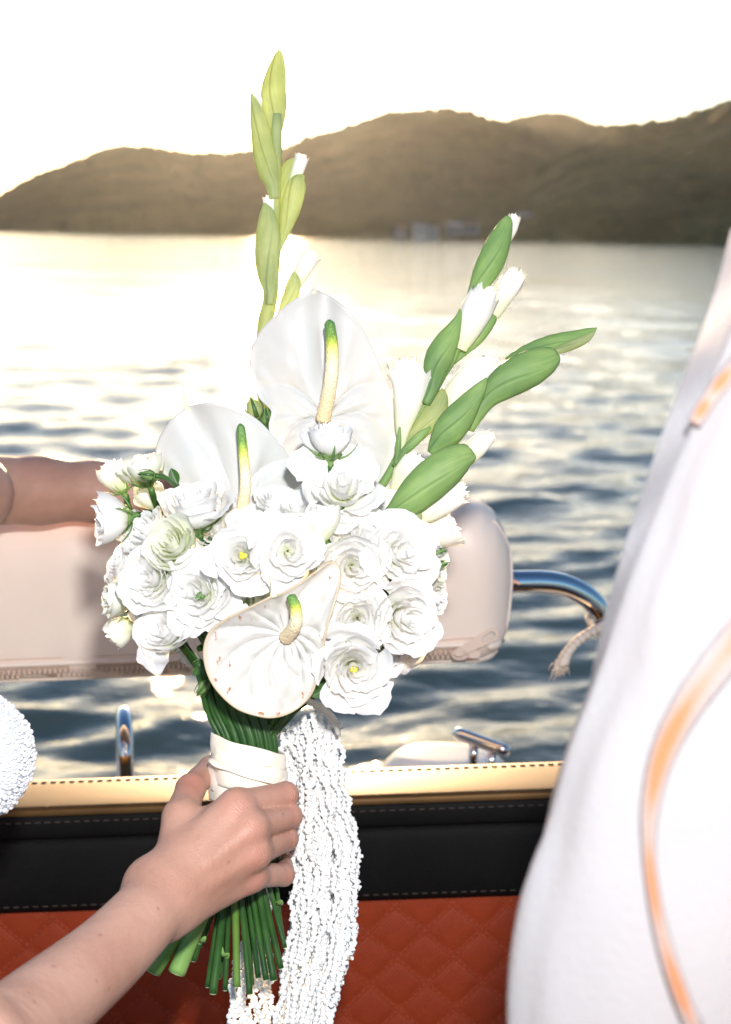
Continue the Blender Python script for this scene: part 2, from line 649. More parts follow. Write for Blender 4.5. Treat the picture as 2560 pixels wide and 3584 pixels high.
M['black_vinyl'] = weave_mat('black_vinyl', (0.006, 0.006, 0.006), (0.009, 0.0085, 0.0085), 110, 0.55, spec=0.08)
M['sun_gold_vinyl'] = weave_mat('sun_gold_vinyl', (0.080, 0.041, 0.013), (0.12, 0.062, 0.020), 110, 0.5, strength=0.03, spec=0.3)  # low sun's gold gleam on black vinyl, put into base colour and metallic
M['sun_gold_vinyl'].node_tree.nodes['Principled BSDF'].inputs['Metallic'].default_value = 0.55
M['red_vinyl'] = weave_mat('red_vinyl', (0.26, 0.034, 0.010), (0.32, 0.045, 0.013), 90, 0.5, spec=0.3)
M['thread_brown'] = simple('brown_thread', (0.05, 0.032, 0.027), (0.08, 0.052, 0.043), 300, 0.7)
M['thread_red'] = simple('red_thread', (0.34, 0.06, 0.02), (0.40, 0.08, 0.03), 300, 0.6)
M['tan'] = simple('tan_vinyl', (0.78, 0.65, 0.565), (0.82, 0.69, 0.61), 9, 0.42, 260, 0.12, 0.001, spec=0.4)
M['tan_dark'] = simple('tan_tape', (0.52, 0.38, 0.31), (0.57, 0.43, 0.35), 60, 0.6, 900, 0.3, 0.0006)
M['tan_plastic'] = simple('tan_plastic', (0.58, 0.44, 0.36), (0.62, 0.48, 0.40), 40, 0.35)
M['tan_thread'] = simple('tan_thread', (0.56, 0.41, 0.33), (0.66, 0.5, 0.42), 300, 0.7)
M['chrome'] = simple('polished_steel', (0.62, 0.62, 0.63), (0.70, 0.70, 0.71), 12, 0.06, metal=1.0)
M['gelcoat'] = simple('white_gelcoat', (0.72, 0.70, 0.66), (0.78, 0.76, 0.72), 4, 0.25)
M['deck'] = simple('grey_deck', (0.22, 0.20, 0.17), (0.28, 0.25, 0.21), 18, 0.7, 300, 0.3, 0.001)
M['rope'] = simple('pale_rope', (0.74, 0.62, 0.52), (0.82, 0.70, 0.60), 400, 0.8, 900, 0.5, 0.001)
M['lace'] = petal_mat('dress_fabric', (0.80, 0.82, 0.86), (0.78, 0.80, 0.85), 0.10, (1, 1, 1), rough=0.6, veins=500)
M['bead'] = simple('pearl_bead', (0.80, 0.82, 0.86), (0.86, 0.87, 0.90), 60, 0.16, spec=0.7)
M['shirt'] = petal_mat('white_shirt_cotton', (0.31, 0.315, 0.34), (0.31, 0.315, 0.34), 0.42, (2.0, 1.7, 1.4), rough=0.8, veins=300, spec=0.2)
M['orange_band'] = petal_mat('orange_band_cloth', (0.38, 0.16, 0.075), (0.32, 0.31, 0.32), 0.35, (1.3, 1.0, 0.8), rough=0.8, veins=300, b0=0.0, b1=0.75)  # orange along the middle, fading to the shirt's grey at both edges
M['trousers'] = simple('dark_trousers', (0.03, 0.03, 0.035), (0.05, 0.05, 0.055), 50, 0.8)
M['hair_brown'] = simple('brown_hair', (0.06, 0.035, 0.02), (0.12, 0.07, 0.04), 90, 0.5)
M['nail'] = simple('red_nail', (0.40, 0.03, 0.02), (0.45, 0.04, 0.03), 50, 0.2)


# ------------------------------------------------------------------ water
def water_mat():
    m, nt, b, out = new_mat('lake_water')
    b.inputs['Base Color'].default_value = (0.20, 0.20, 0.135, 1)
    b.inputs['Roughness'].default_value = 0.06
    b.inputs['IOR'].default_value = 1.333
    b.inputs['Specular IOR Level'].default_value = 0.5
    tc = N(nt, 'ShaderNodeTexCoord')
    prev = None
    gm = N(nt, 'ShaderNodeMapping')
    gm.inputs['Scale'].default_value = (0.35, 1, 1)
    nt.links.new(tc.outputs['Object'], gm.inputs['Vector'])
    gust = noise_node(nt, 0.10, 5, vec=gm.outputs[0], rough=0.65)
    for sc_, st, ds, sx in ((0.9, 0.8, 0.09, 0.45), (3.2, 0.9, 0.034, 0.45), (9.0, 1.0, 0.013, 0.55), (22.0, 0.7, 0.005, 0.7)):
        mp = N(nt, 'ShaderNodeMapping')
        mp.inputs['Scale'].default_value = (sx, 1, 1)
        mp.inputs['Rotation'].default_value = (0, 0, R(8))
        nt.links.new(tc.outputs['Object'], mp.inputs['Vector'])
        n = noise_node(nt, sc_, 4, vec=mp.outputs[0], rough=0.55)
        bb = bump(nt, n.outputs[0], st, ds, prev)
        gr = N(nt, 'ShaderNodeMapRange')      # gusts roughen the water in streaks
        gr.inputs[1].default_value, gr.inputs[2].default_value = 0.36, 0.64
        gr.inputs[3].default_value, gr.inputs[4].default_value = st * 0.35, st * 1.15
        nt.links.new(gust.outputs[0], gr.inputs[0])
        nt.links.new(gr.outputs[0], bb.inputs['Strength'])
        prev = bb.outputs[0]
    nt.links.new(prev, b.inputs['Normal'])
    return m


M['water'] = water_mat()


def build_water():
    rows = np.concatenate([np.geomspace(0.6, 90, 560), np.geomspace(92, 6000, 60)])
    ang = np.concatenate([np.linspace(-180, -32, 40)[:-1], np.linspace(-32, 32, 330), np.linspace(32, 180, 40)[1:]])
    a = np.radians(ang)
    rr, aa = np.meshgrid(rows, a, indexing='ij')
    x = rr * np.sin(aa)
    y = rr * np.cos(aa)
    z = np.zeros_like(x)
    g = np.random.RandomState(5)
    wind = R(-78)      # crests run across the view
    for k in range(64):
        lam = 0.11 * (20.0 ** (k / 63.0)) * g.uniform(0.9, 1.1)
        th = wind + g.normal(0, 0.55)
        amp = 0.0054 * lam ** 0.86 * g.uniform(0.5, 1.3)
        if lam > 0.8:
            amp *= 0.62
        ph = g.uniform(0, 6.283)
        kk = 2 * math.pi / lam
        cell = rr * 0.009 + 1e-6
        fade = np.clip((lam / (cell * 3.0) - 1.0), 0, 1)
        arg = kk * (x * math.cos(th) + y * math.sin(th)) + ph
        arg = arg + 0.6 * np.sin(0.31 * kk * (x * math.sin(th) - y * math.cos(th)) + ph * 1.7)
        s = np.sin(arg)
        z += amp * fade * (s + 0.25 * np.cos(2 * arg))
    z *= np.clip((rr - 0.6) / 2.5, 0, 1)
    nr, na = x.shape
    idx = np.arange(nr * na).reshape(nr, na)
    f = np.stack([idx[:-1, :-1], idx[:-1, 1:], idx[1:, 1:], idx[1:, :-1]], -1).reshape(-1, 4)[:, ::-1]
    o = mesh_obj('lake_water', np.stack([x, y, z], -1).reshape(-1, 3), f, M['water'])
    tag(o, kind='structure')
    return o


build_water()

# ------------------------------------------------------------------ hills and the far shore


def hill_mat(name, c0, c1, c2):
    m, nt, b, out = new_mat(name)
    n = noise_node(nt, 0.014, 10, rough=0.66)
    r = ramp(nt, n.outputs[0], [(0.35, c0), (0.5, c1), (0.68, c2)])
    nt.links.new(r.outputs[0], b.inputs['Base Color'])
    b.inputs['Roughness'].default_value = 0.95
    b.inputs['Specular IOR Level'].default_value = 0.05
    n2 = noise_node(nt, 0.11, 5)
    bb = bump(nt, n2.outputs[0], 1.0, 7.0)
    nt.links.new(bb.outputs[0], b.inputs['Normal'])
    return m


M['forest'] = hill_mat('forest_slope', (0.020, 0.026, 0.010), (0.045, 0.050, 0.020), (0.10, 0.092, 0.042))
M['meadow'] = hill_mat('wooded_meadow', (0.025, 0.032, 0.012), (0.065, 0.068, 0.028), (0.16, 0.14, 0.065))


def hill(name, prof, dist, depth, mat, seed, foot=-0.03):
    """prof: (px, py) skyline pixels, whose crest stands dist metres away; the slope runs down to the water towards the viewer"""
    xs = np.linspace(prof[0][0], prof[-1][0], 420)
    ys = np.interp(xs, [p[0] for p in prof], [p[1] for p in prof])
    nu = 44
    v = []
    az = []
    for x_, y_ in zip(xs, ys):
        c = P(x_, y_, 1.0) - CAM
        k = dist / math.hypot(c.x, c.y)
        az.append((c.x / math.hypot(c.x, c.y), c.y / math.hypot(c.x, c.y), CAM.z + c.z * k))
    az = np.array(az)
    rough = vnoise(np.stack([xs * 0.09, xs * 0, xs * 0], -1), seed) * 1.6 + vnoise(np.stack([xs * 0.31, xs * 0 + 4, xs * 0], -1), seed) * 1.3
    for i in range(nu + 10):
        t = i / (nu - 1.0)
        if t <= 1:
            dd = dist - depth * (1 - t)
            hfrac = t ** 0.72
        else:
            dd = dist + depth * (t - 1) * 2.0
            hfrac = max(0.0, 1 - (t - 1) * 3.0)
        pts = np.stack([az[:, 0] * dd, az[:, 1] * dd, np.zeros(len(az))], -1)
        gul = vnoise(pts * 0.008, seed + 3) * 0.08 + vnoise(pts * 0.03, seed + 5) * 0.03
        w = math.sin(math.pi * min(t, 1.0))
        hh = np.maximum(az[:, 2], 1.0)
        z = hh * (hfrac + gul * w) + rough * min(t, 1) ** 8 * (1 if t <= 1.01 else 0)
        trees = vnoise(pts * 0.09, seed + 8) * 3.2 * min(1.0, t * 4)
        pts[:, 2] = z + (trees if t < 0.99 else 0) + foot
        if i == 0:
            pts[:, 2] = -0.5
        v.append(pts)
    v = np.concatenate(v)
    n = len(xs)
    idx = np.arange(len(v)).reshape(-1, n)
    f = np.stack([idx[:-1, :-1], idx[:-1, 1:], idx[1:, 1:], idx[1:, :-1]], -1).reshape(-1, 4)
    o = mesh_obj(name, v, f, mat)
    tag(o, kind='structure')
    return o


hill('hills', [(-900, 790), (-500, 775), (-250, 745), (0, 680), (100, 620), (250, 560), (330, 530), (400, 508), (450, 502), (520, 508), (600, 520),
               (700, 532), (800, 530), (870, 522), (960, 522), (1020, 500), (1100, 470), (1200, 440), (1330, 400), (1400, 384), (1480, 380), (1560, 378), (1640, 386), (1700, 405),
               (1760, 420), (1830, 435), (1900, 480), (2050, 560), (2300, 700), (2500, 790)], 1500, 420, M['forest'], 1)
hill('hills', [(1500, 640), (1600, 520), (1700, 440), (1780, 418), (1830, 402), (1900, 392), (1960, 390), (2020, 404), (2060, 424), (2140, 434), (2240, 428), (2400, 420), (2700, 400), (3200, 380), (3800, 420)], 2200, 400, M['forest'], 9)
hill('hills', [(1250, 824), (1500, 800), (1700, 720), (1850, 610), (2000, 520), (2150, 455), (2250, 425), (2330, 412), (2400, 398), (2480, 372), (2560, 345), (2700, 290), (2900, 230), (3200, 200), (3600, 230), (4200, 330)], 1150, 420, M['meadow'], 21)


def house(px, py, d, w, h, rot, label, wallc, roofc):
    base = P(px, py, 1.0) - CAM
    k = d / base.y
    c = CAM + base * k
    root = empty('house', (c.x, c.y, c.z), label, 'house', 'houses on the far shore')
    mw = Matrix.Translation((c.x, c.y, c.z)) @ Matrix.Rotation(rot, 4, 'Z')
    def tr(v): return [tuple(mw @ Vector(q)) for q in v]
    l = w * 1.4
    v, f = box_geo((-l / 2, -w / 2, -3), (l / 2, w / 2, h))
    mesh_obj('wall', tr(v), f, wallc, root, False)
    o_ = 0.5
    rv = [(-l / 2 - o_, -w / 2 - o_, h), (l / 2 + o_, -w / 2 - o_, h), (l / 2 + o_, w / 2 + o_, h), (-l / 2 - o_, w / 2 + o_, h), (-l / 2 - o_, 0, h + w * 0.45), (l / 2 + o_, 0, h + w * 0.45)]
    rv = [(a, b, c_ + 0.02) for a, b, c_ in rv]
    mesh_obj('roof', tr(rv), [(0, 1, 5, 4), (2, 3, 4, 5), (1, 2, 5), (3, 0, 4), (3, 2, 1, 0)], roofc, root, False)
    for i in range(3):
        x0 = -l / 2 + l * (0.14 + 0.28 * i)
        v, f = box_geo((x0, -w / 2 - 0.08, h * 0.35), (x0 + l * 0.14, -w / 2 + 0.05, h * 0.72))
        mesh_obj('window', tr(v), f, M['pane'], root, False)
    return root


M['render_white'] = simple('white_render', (0.45, 0.45, 0.45), (0.5, 0.5, 0.5), 0.5, 0.8)
M['render_grey'] = simple('grey_render', (0.22, 0.22, 0.23), (0.27, 0.27, 0.28), 0.5, 0.8)
M['tiles'] = simple('roof_tiles', (0.14, 0.09, 0.07), (0.2, 0.13, 0.1), 0.6, 0.8)
M['slate'] = simple('slate_roof', (0.24, 0.24, 0.26), (0.3, 0.3, 0.33), 0.6, 0.7)
M['pane'] = simple('window_pane', (0.04, 0.05, 0.06), (0.06, 0.07, 0.08), 1.0, 0.15)
for a in ((1470, 822, 735, 4.6, 3.6, 0.1, 'bright white gabled house at the waterline, brightest on the far shore', M['render_white'], M['slate']),
          (1517, 821, 738, 3.0, 3.0, -0.3, 'small white hut at the waterline just beside the bright white house', M['render_white'], M['slate']),
          (1402, 816, 745, 4.0, 2.6, 0.5, 'low grey house at the waterline, last one towards the sun', M['render_grey'], M['tiles']),
          (1590, 815, 750, 5.0, 3.2, 0.2, 'grey house behind the small white hut on the shore', M['render_grey'], M['slate']),
          (1650, 812, 752, 5.4, 3.6, -0.2, 'grey house under the tip of the middle gladiolus', M['render_grey'], M['tiles']),
          (1832, 786, 800, 5.2, 3.8, 0.1, 'grey house up the slope above the shore road', M['render_grey'], M['slate']),
          (1880, 788, 800, 5.4, 3.4, -0.1, 'second grey house up the slope, away from the gladiolus tip', M['render_grey'], M['slate']),
          (2535, 832, 735, 5.0, 3.2, 0.1, 'low house at the waterline next to the white sleeve', M['render_grey'], M['tiles'])):
    house(*a)

# ------------------------------------------------------------------ boat: hull and deck
BY = 1.40                                   # world y of the bench's front face
O_ = Py(1000, 2797, BY)
_e = Py(1930, 2765, BY) - Py(100, 2830, BY)
EX = _e.normalized()
EZ = Vector((-EX.z, 0, EX.x)).normalized()
EY = Vector((0, 1, 0))
BAND = (O_ - Py(1000, 3157, BY)).dot(EZ)
BACKY = Pz(1000, 2697, O_.z).y - BY


def B(x, y, z):
    """bench frame: x along the bench, y away from the camera, z up; origin on the front top edge"""
    return O_ + EX * x + EY * y + EZ * z


def warp(v):
    return [tuple(B(*q)) for q in v]


boat = empty('motorboat', B(0, 0, -1.0), 'white motorboat hull with a curved stern just showing behind the bench', 'boat')
# hull: an open shell lofted in plan
mb = MB()
plan = [(-1.15, -2.2), (-1.2, -1.0), (-1.2, 0.2), (-1.16, 1.6), (-1.05, 1.95), (-0.7, 2.02), (0.0, 2.04), (0.7, 2.02), (1.05, 1.95), (1.16, 1.6), (1.2, 0.2), (1.2, -1.0), (1.15, -2.2)]
pl = spline([(a, b) for a, b in plan], 60)
ring = []
zdeck = O_.z - 0.235
for zz, s in ((-0.25, 0.82), (0.15, 0.93), (0.6, 1.0), (zdeck - 0.03, 1.0), (zdeck, 0.985), (zdeck, 0.94), (zdeck - 0.03, 0.93), (0.36, 0.92)):
    ring.append(np.stack([pl[:, 0] * s, (pl[:, 1] - 0.4) * s + 0.4, np.full(len(pl), zz)], -1))
mb.add(np.concatenate(ring), grid_faces(len(ring), len(pl)))
mb.build('hull', M['gelcoat'], boat)
mb = MB()
fl = pl * np.array([0.915, 1.0])
n_ = len(fl)
mb.add([(a, (b - 0.4) * 0.915 + 0.4, 0.37) for a, b in fl], [tuple(range(n_))])
mb.build('floor', M['deck'], boat, False)
mb = MB()
v, f = box_geo((-1.0, 1.55, 0.37), (1.0, 1.9, zdeck - 0.004))
mb.add(v, f)
mb.build('stern_deck', M['gelcoat'], boat, False)
# the moulded hump seen over the bench, under the cleat
hump_c = Py(1560, 2700, 1.80)
hv = []
nu, nv = 14, 32
for i in range(nu):
    t = i / (nu - 1)
    for j in range(nv):
        a = 2 * math.pi * j / nv
        r_ = math.sin(t * math.pi / 2)
        hv.append((hump_c.x + 0.115 * r_ ** 0.8 * math.copysign(abs(math.cos(a)) ** 0.8, math.cos(a)), 1.80 + 0.09 * r_ ** 0.8 * math.sin(a), 0))
        zt = Py(1560, 2634, 1.80).z
        z_ = zdeck - 0.01 + (zt - zdeck + 0.01) * (1 - r_ ** 5)
        hv[-1] = (hv[-1][0], hv[-1][1], z_)
mesh_obj('stern_moulding', hv, grid_faces(nu, nv, True), M['gelcoat'], boat)

# cleat on the stern
cl = empty('mooring_cleat', hump_c, 'chrome bar cleat on two posts standing on the stern behind the bench', 'cleat')
c0, c1 = Py(1592, 2562, 1.74), Py(1782, 2632, 1.70)
mb = MB()
pts = spline([c0, c0.lerp(c1, 0.5), c1], 12)
rr_ = np.full(12, 0.0085)
rr_[0] = rr_[-1] = 0.006
mb.add(*tube_geo(pts, rr_, 14))
mb.build('bar', M['chrome'], cl)
for t in (0.36, 0.70):
    q = c0.lerp(c1, t)
    mb = MB()
    mb.add(*tube_geo([q - Vector((0, 0, 0.004)), q - Vector((0, 0, 0.03)), q - Vector((0, 0, 0.075))], [0.0065, 0.006, 0.009], 12))
    mb.build('post', M['chrome'], cl)

# U-shaped grab handle behind the bench
top = Py(410, 2552, 1.62)
hd = empty('grab_handle', top - Vector((0, 0, 0.2)), 'upright chrome grab handle behind the bench below the tan cushion', 'handle')
pts = []
for k in range(17):
    a = math.pi * k / 16
    pts.append(top + Vector((0.010 * math.cos(a), 0.05 - 0.05 * math.cos(a), -0.045 + 0.045 * math.sin(a))))
pts = [pts[0] - Vector((0, 0, 0.13))] + pts + [pts[-1] - Vector((0, 0, 0.13))]
mb = MB()
mb.add(*tube_geo([tuple(q) for q in pts], 0.0098, 16))
mb.build('bar', M['chrome'], hd)
for q in (pts[0], pts[-1]):
    mb = MB()
    mb.add(*tube_geo([q + Vector((0, 0, 0.012)), q - Vector((0, 0, 0.0)), q - Vector((0, 0, 0.02))], [0.012, 0.018, 0.018], 16))
    mb.build('foot', M['chrome'], hd)

# ------------------------------------------------------------------ bench with black band and red quilted panel
bench = empty('bench_seat', B(0, -0.2, -1.0) , 'boat bench with black vinyl top band and red diamond quilted backrest', 'bench')
XL, XR = -1.0, 0.95
# top pad: rounded section, long along x
def extrude_sec(sec, x0, x1, nx, name, mat, parent, wob=0.0):
    xs = np.linspace(x0, x1, nx)
    v = []
    for i, x_ in enumerate(xs):
        for (yy, zz) in sec:
            v.append(B(x_, yy, zz + wob * math.sin(x_ * 23) * 0.4))
    n = len(sec)
    f = grid_faces(nx, n, True) + [tuple(range(n)), tuple((nx - 1) * n + k for k in range(n))[::-1]]
    return mesh_obj(name, v, f, mat, parent)

tp = BACKY
sec = [(-0.004, -0.007), (-0.0035, -0.003), (-0.002, -0.0008), (0.001, 0.0), (0.005, 0.0003), (tp * 0.25, 0.0008), (tp * 0.5, 0.001), (tp * 0.75, 0.0008), (tp - 0.005, 0.0003), (tp - 0.001, -0.0004), (tp + 0.001, -0.003), (tp + 0.001, -0.008), (tp, -0.05), (0.004, -0.05), (-0.003, -0.02), (-0.004, -0.012)]
extrude_sec(sec, XL, XR, 80, 'top_pad', M['sun_gold_vinyl'], bench)
# welt under the top
sec = [(-0.004 + 0.0032 * math.cos(a), -0.0195 + 0.0125 * math.sin(a)) for a in np.linspace(0, 2 * math.pi, 12, endpoint=False)]
sec = [(y_ - 0.002, z_) for y_, z_ in sec]
extrude_sec(sec, XL, XR, 80, 'seam_fold', M['black_vinyl'], bench)
# black band: a slightly padded panel
bz0, bz1 = -0.0335, -BAND
sec = []
for k in range(13):
    t = k / 12
    sec.append((-0.004 - 0.007 * math.sin(math.pi * t) ** 0.5, bz0 + (bz1 - bz0) * t))
sec += [(0.02, bz1), (0.02, bz0)]
extrude_sec(sec[::-1], XL, XR, 80, 'black_band', M['black_vinyl'], bench)
# core of the backrest and seat
mb = MB()
v, f = box_geo((XL, 0.006, -0.62), (XR, tp - 0.002, -0.052))
mb.add(warp(v), f)
mb.build('backrest_core', M['black_vinyl'], bench, False)
mb = MB()
v, f = box_geo((XL, -0.46, -0.54), (XR, 0.0, -0.42))
mb.add(warp(v), f)
so = mb.build('seat', M['red_vinyl'], bench, False)
bv = so.modifiers.new('round', 'BEVEL'); bv.width = 0.03; bv.segments = 3
mb = MB()
v, f = box_geo((XL + 0.02, -0.42, 0.371 - O_.z), (XR - 0.02, 0.03, -0.545))
mb.add(warp(v), f)
mb.build('seat_base', M['gelcoat'], bench, False)
# quilted diamonds
PX_, PZ_ = 0.0606, 0.0600
nq = 9
u = np.linspace(-1, 1, nq)
uu, vv = np.meshgrid(u, u, indexing='ij')
xx = (uu - vv) * 0.5 * PX_ / 2 * 2 * 0.5
zz = (uu + vv) * 0.5 * PZ_ / 2 * 2 * 0.5
xx, zz = (uu - vv) * PX_ / 4, (uu + vv) * PZ_ / 4
puff = 0.0025 * (1 - np.abs(uu) ** 2.6) ** 0.7 * (1 - np.abs(vv) ** 2.6) ** 0.7
dv = np.stack([xx, -puff, zz], -1).reshape(-1, 3)
dme = None
zc0 = -BAND - 0.004
xoff = (Py(1490, 3348, BY) - O_).dot(EX)
zoff = (Py(1490, 3348, BY) - O_).dot(EZ)
rowsq = []
ztop = -BAND
cnt = 0
rot_b = Matrix((EX, EY, EZ)).transposed().to_4x4()
for r_ in range(-6, 8):
    for c_ in range(-16, 14):
        for odd in (0, 1):
            x_ = xoff + (c_ + 0.5 * odd) * PX_
            z_ = zoff - (r_ + 0.5 * odd) * PZ_
            if z_ + PZ_ / 2 > ztop + 0.058 or z_ < ztop - 0.30 or x_ < XL + 0.03 or x_ > XR - 0.03:
                continue
            q = B(x_, 0.0, z_)
            d_ = (q - CAM).dot(FWD)
            px_ = CX + F_PX * (q - CAM).dot(RGT) / d_
            py_ = CY - F_PX * (q - CAM).dot(UPV) / d_
            if px_ < -330 or px_ > 2300 or py_ > 3900:
                continue
            if dme is None:
                o = mesh_obj('quilt_diamond', dv, [t[::-1] for t in grid_faces(nq, nq)], M['red_vinyl'], bench)
                dme = o.data
                o.matrix_basis = Matrix.Translation(q) @ rot_b
            else:
                link_copy(o, 'quilt_diamond', bench, Matrix.Translation(q) @ rot_b)
            cnt += 1
mb = MB()
v, f = box_geo((XL, -0.0006, -0.60), (XR, 0.004, -BAND + 0.001))
mb.add(warp(v), f)
mb.build('quilt_backing', M['red_vinyl'], bench, False)


def stitches(line, n, rad, length, mat, parent, name='stitching', kindstuff=True):
    """line: list of points; n dashes joined as one row of thread"""
    pts = spline([tuple(q) for q in line], n * 2 + 1)
    mb = MB()
    for i in range(0, n * 2, 2):
        a, b = pts[i], pts[i + 1]
        d = b - a
        m_ = (a + b) / 2
        d = d / (np.linalg.norm(d) + 1e-9)
        mb.add(*tube_geo([m_ - d * length / 2, m_ - d * length * 0.3, m_ + d * length * 0.3, m_ + d * length / 2], [rad * 0.3, rad, rad, rad * 0.3], 6))
    o = mb.build(name, mat, parent)
    if kindstuff: o['kind'] = 'stuff'
    return o


stitches([B(XL, -0.0095, -0.0125), B(XR, -0.0095, -0.0125)], 190, 0.0006, 0.0068, M['thread_brown'], bench)
stitches([B(XL, -0.0092, -BAND + 0.009), B(XR, -0.0092, -BAND + 0.009)], 190, 0.0006, 0.0068, M['thread_brown'], bench)
stitches([B(XL, tp - 0.01, 0.0008), B(XR, tp - 0.01, 0.0008)], 190, 0.0006, 0.0068, M['thread_brown'], bench)
# quilting thread along the diamonds
mb = MB()
for s in (1, -1):
    for k in range(-40, 40):
        for m_ in range(0, 60):
            # seam lines x = xoff + PX_/2 ... through diamond edges
            t0 = m_ * 0.0052
            z_ = ztop - 0.002 - t0
            if z_ < ztop - 0.17: break
            x_ = xoff + (k + 0.5) * PX_ + s * (z_ - zoff) * PX_ / PZ_
            q = B(x_, -0.0012, z_)
            px_ = CX + F_PX * (q - CAM).dot(RGT) / (q - CAM).dot(FWD)
            if px_ < -100 or px_ > 1950: continue
            d = np.array(EX * (s * PX_) + EZ * PZ_)
            d /= np.linalg.norm(d)
            c_ = np.array(q)
            mb.add(*tube_geo([c_ - d * 0.0018, c_ + d * 0.0018], 0.0006, 5))
o = mb.build('quilt_thread', M['thread_red'], bench)
o['kind'] = 'stuff'

# ------------------------------------------------------------------ tan bolster cushion on its rail
CYW = 1.52
cush = empty('bolster_cushion', Py(900, 2400, CYW + 0.06), 'long tan padded bolster cushion with zipped cover, behind the flowers', 'cushion')
CL, CR = -260.0, 1816.0


def cush_bottom(px):
    return np.interp(px, [-300, 0, 620, 1400, 1690, 1740, 1768, 1790, 1806, 1816], [2428, 2415, 2388, 2352, 2338, 2318, 2285, 2230, 2160, 2070])


def cush_top(px):
    return np.interp(px, [-300, 0, 800, 1560, 1620, 1680, 1730, 1768, 1795, 1810, 1816], [1778, 1772, 1758, 1746, 1750, 1764, 1798, 1858, 1930, 2000, 2040])


def cush_pt(px, s, inset=0.0, endk=1.0):
    """s in 0..1 round the section: 0 front bottom, up the front, over the top, down the back"""
    b = Py(px, cush_bottom(px), CYW)
    t = Py(px, cush_top(px), CYW + 0.05)
    H = t.z - b.z
    y0, D = CYW, 0.125
    # section as a superellipse-like loop: front face full, bottom flatter
    a = 2 * math.pi * s
    cs, sn = math.cos(a), math.sin(a)
    e = 0.62
    yy = D / 2 - D / 2 * math.copysign(abs(sn) ** 0.75, sn) if False else 0
    yy = -math.copysign(abs(sn) ** e, sn) * D / 2 + D / 2
    zz = -math.copysign(abs(cs) ** (e if cs < 0 else 0.30), cs) * H / 2 + H / 2
    # endk < 1 shrinks the section towards its middle, rounding the end
    yy = D / 2 + (yy - D / 2) * endk
    zz = H / 2 + (zz - H / 2) * (0.35 + 0.65 * endk)
    return Vector((b.x, y0 + yy, b.z + zz))


nx, ns = 90, 72
cols = []
xs_ = np.concatenate([np.linspace(CL, 1500, 50), np.linspace(1512, 1814, 46)])
nx = len(xs_)
v = []
for px in xs_:
    u_ = max(0.0, (px - 1600) / 216.0)
    ek = max(0.12, math.sqrt(max(0.0, 1 - u_ ** 2.6)))
    for k in range(ns):
        q = cush_pt(px, k / ns)
        q.y = CYW + 0.0625 + (q.y - CYW - 0.0625) * ek
        q.y += 0.0012 * math.sin(px * 0.013 + 5 * k / ns) + 0.0008 * math.sin(px * 0.031 + 11 * k / ns)
        v.append(q)
f = grid_faces(nx, ns, True)
f.append(tuple((nx - 1) * ns + k for k in range(ns)))
f.append(tuple(range(ns))[::-1])
mesh_obj('cushion_cover', v, f, M['tan'], cush)


def cfront(px, py, out=0.0):
    """point on the cushion's front at a pixel, standing out by 'out'"""
    # find s whose projection has this height
    best, bs = 1e9, None
    for k in range(0, 200):
        s = 0.02 + 0.40 * k / 199
        q = cush_pt(px, s)
        u_ = max(0.0, (px - 1600) / 216.0)
        q.y = CYW + 0.0625 + (q.y - CYW - 0.0625) * max(0.12, math.sqrt(max(0.0, 1 - min(1.0, u_) ** 2.6)))
        d_ = (q - CAM).dot(FWD)
        yy = CY - F_PX * (q - CAM).dot(UPV) / d_
        if abs(yy - py) < best:
            best, bs = abs(yy - py), q
    return bs + (CAM - bs).normalized() * out


def zline(px):      # centre of the zip, pixels
    return np.interp(px, [-200, 0, 620, 1400, 1600, 1760], [2374, 2363, 2339, 2300, 2290, 2280])


# zip tapes: two raised lips, a flat tape between, teeth
for off, nm, hh, out in ((-33, 'piping', 0.0030, 0.0005), (31, 'piping', 0.0030, 0.0005)):
    pts = [cfront(px, zline(px) + off, out) for px in np.linspace(CL + 20, 1770, 40)]
    mb = MB()
    mb.add(*tube_geo([tuple(q) for q in pts], hh, 10))
    mb.build(nm, M['tan'], cush)
mb = MB()
tv = []
pxs = np.linspace(CL + 20, 1765, 50)
for off in (-27, -12, 0, 12, 26):
    for px in pxs:
        tv.append(cfront(px, zline(px) + off, 0.0014))
mb.add(tv, grid_faces(5, 50))
mb.build('zip_tape', M['tan_dark'], cush)
tooth_v, tooth_f = box_geo((-0.0014, -0.0012, -0.0021), (0.0014, 0.0012, 0.0021))
tooth = None
k = 0
px = -60.0
while px < 1610:
    for row, off in ((0, -7.5), (1, 7.5)):
        pq = px + row * 9
        if 700 < pq < 1330:
            continue
        q = cfront(pq, zline(pq) + off, 0.0030)
        if tooth is None:
            tooth = mesh_obj('zip_tooth', tooth_v, tooth_f, M['tan_plastic'], cush, False)
            bvl = tooth.modifiers.new('round', 'BEVEL'); bvl.width = 0.0005; bvl.segments = 1
            tooth.matrix_basis = Matrix.Translation(q)
        else:
            c_ = link_copy(tooth, 'zip_tooth', cush, Matrix.Translation(q))
    px += 18
# stitch rows on the cover
stitches([cfront(px, zline(px) - 52, 0.0004) for px in np.linspace(CL + 20, 1760, 24)], 150, 0.0007, 0.0055, M['tan_thread'], cush)
stitches([cfront(px, zline(px) + 40, 0.0004) for px in np.linspace(CL + 20, 1700, 24)], 150, 0.0007, 0.0055, M['tan_thread'], cush)
# curved end seam
seam = [(1716, 1768), (1748, 1810), (1778, 1880), (1792, 1960), (1796, 2050), (1790, 2130), (1779, 2205)]
sp = spline(seam, 24)
pts = [cfront(a, b, 0.0002) for a, b in sp]
mb = MB()
mb.add(*tube_geo([tuple(q) for q in pts], 0.0016, 8))
mb.build('end_seam', M['tan'], cush)
stitches([q + Vector((-0.0045, -0.0014, 0)) for q in pts], 26, 0.0007, 0.005, M['tan_thread'], cush)
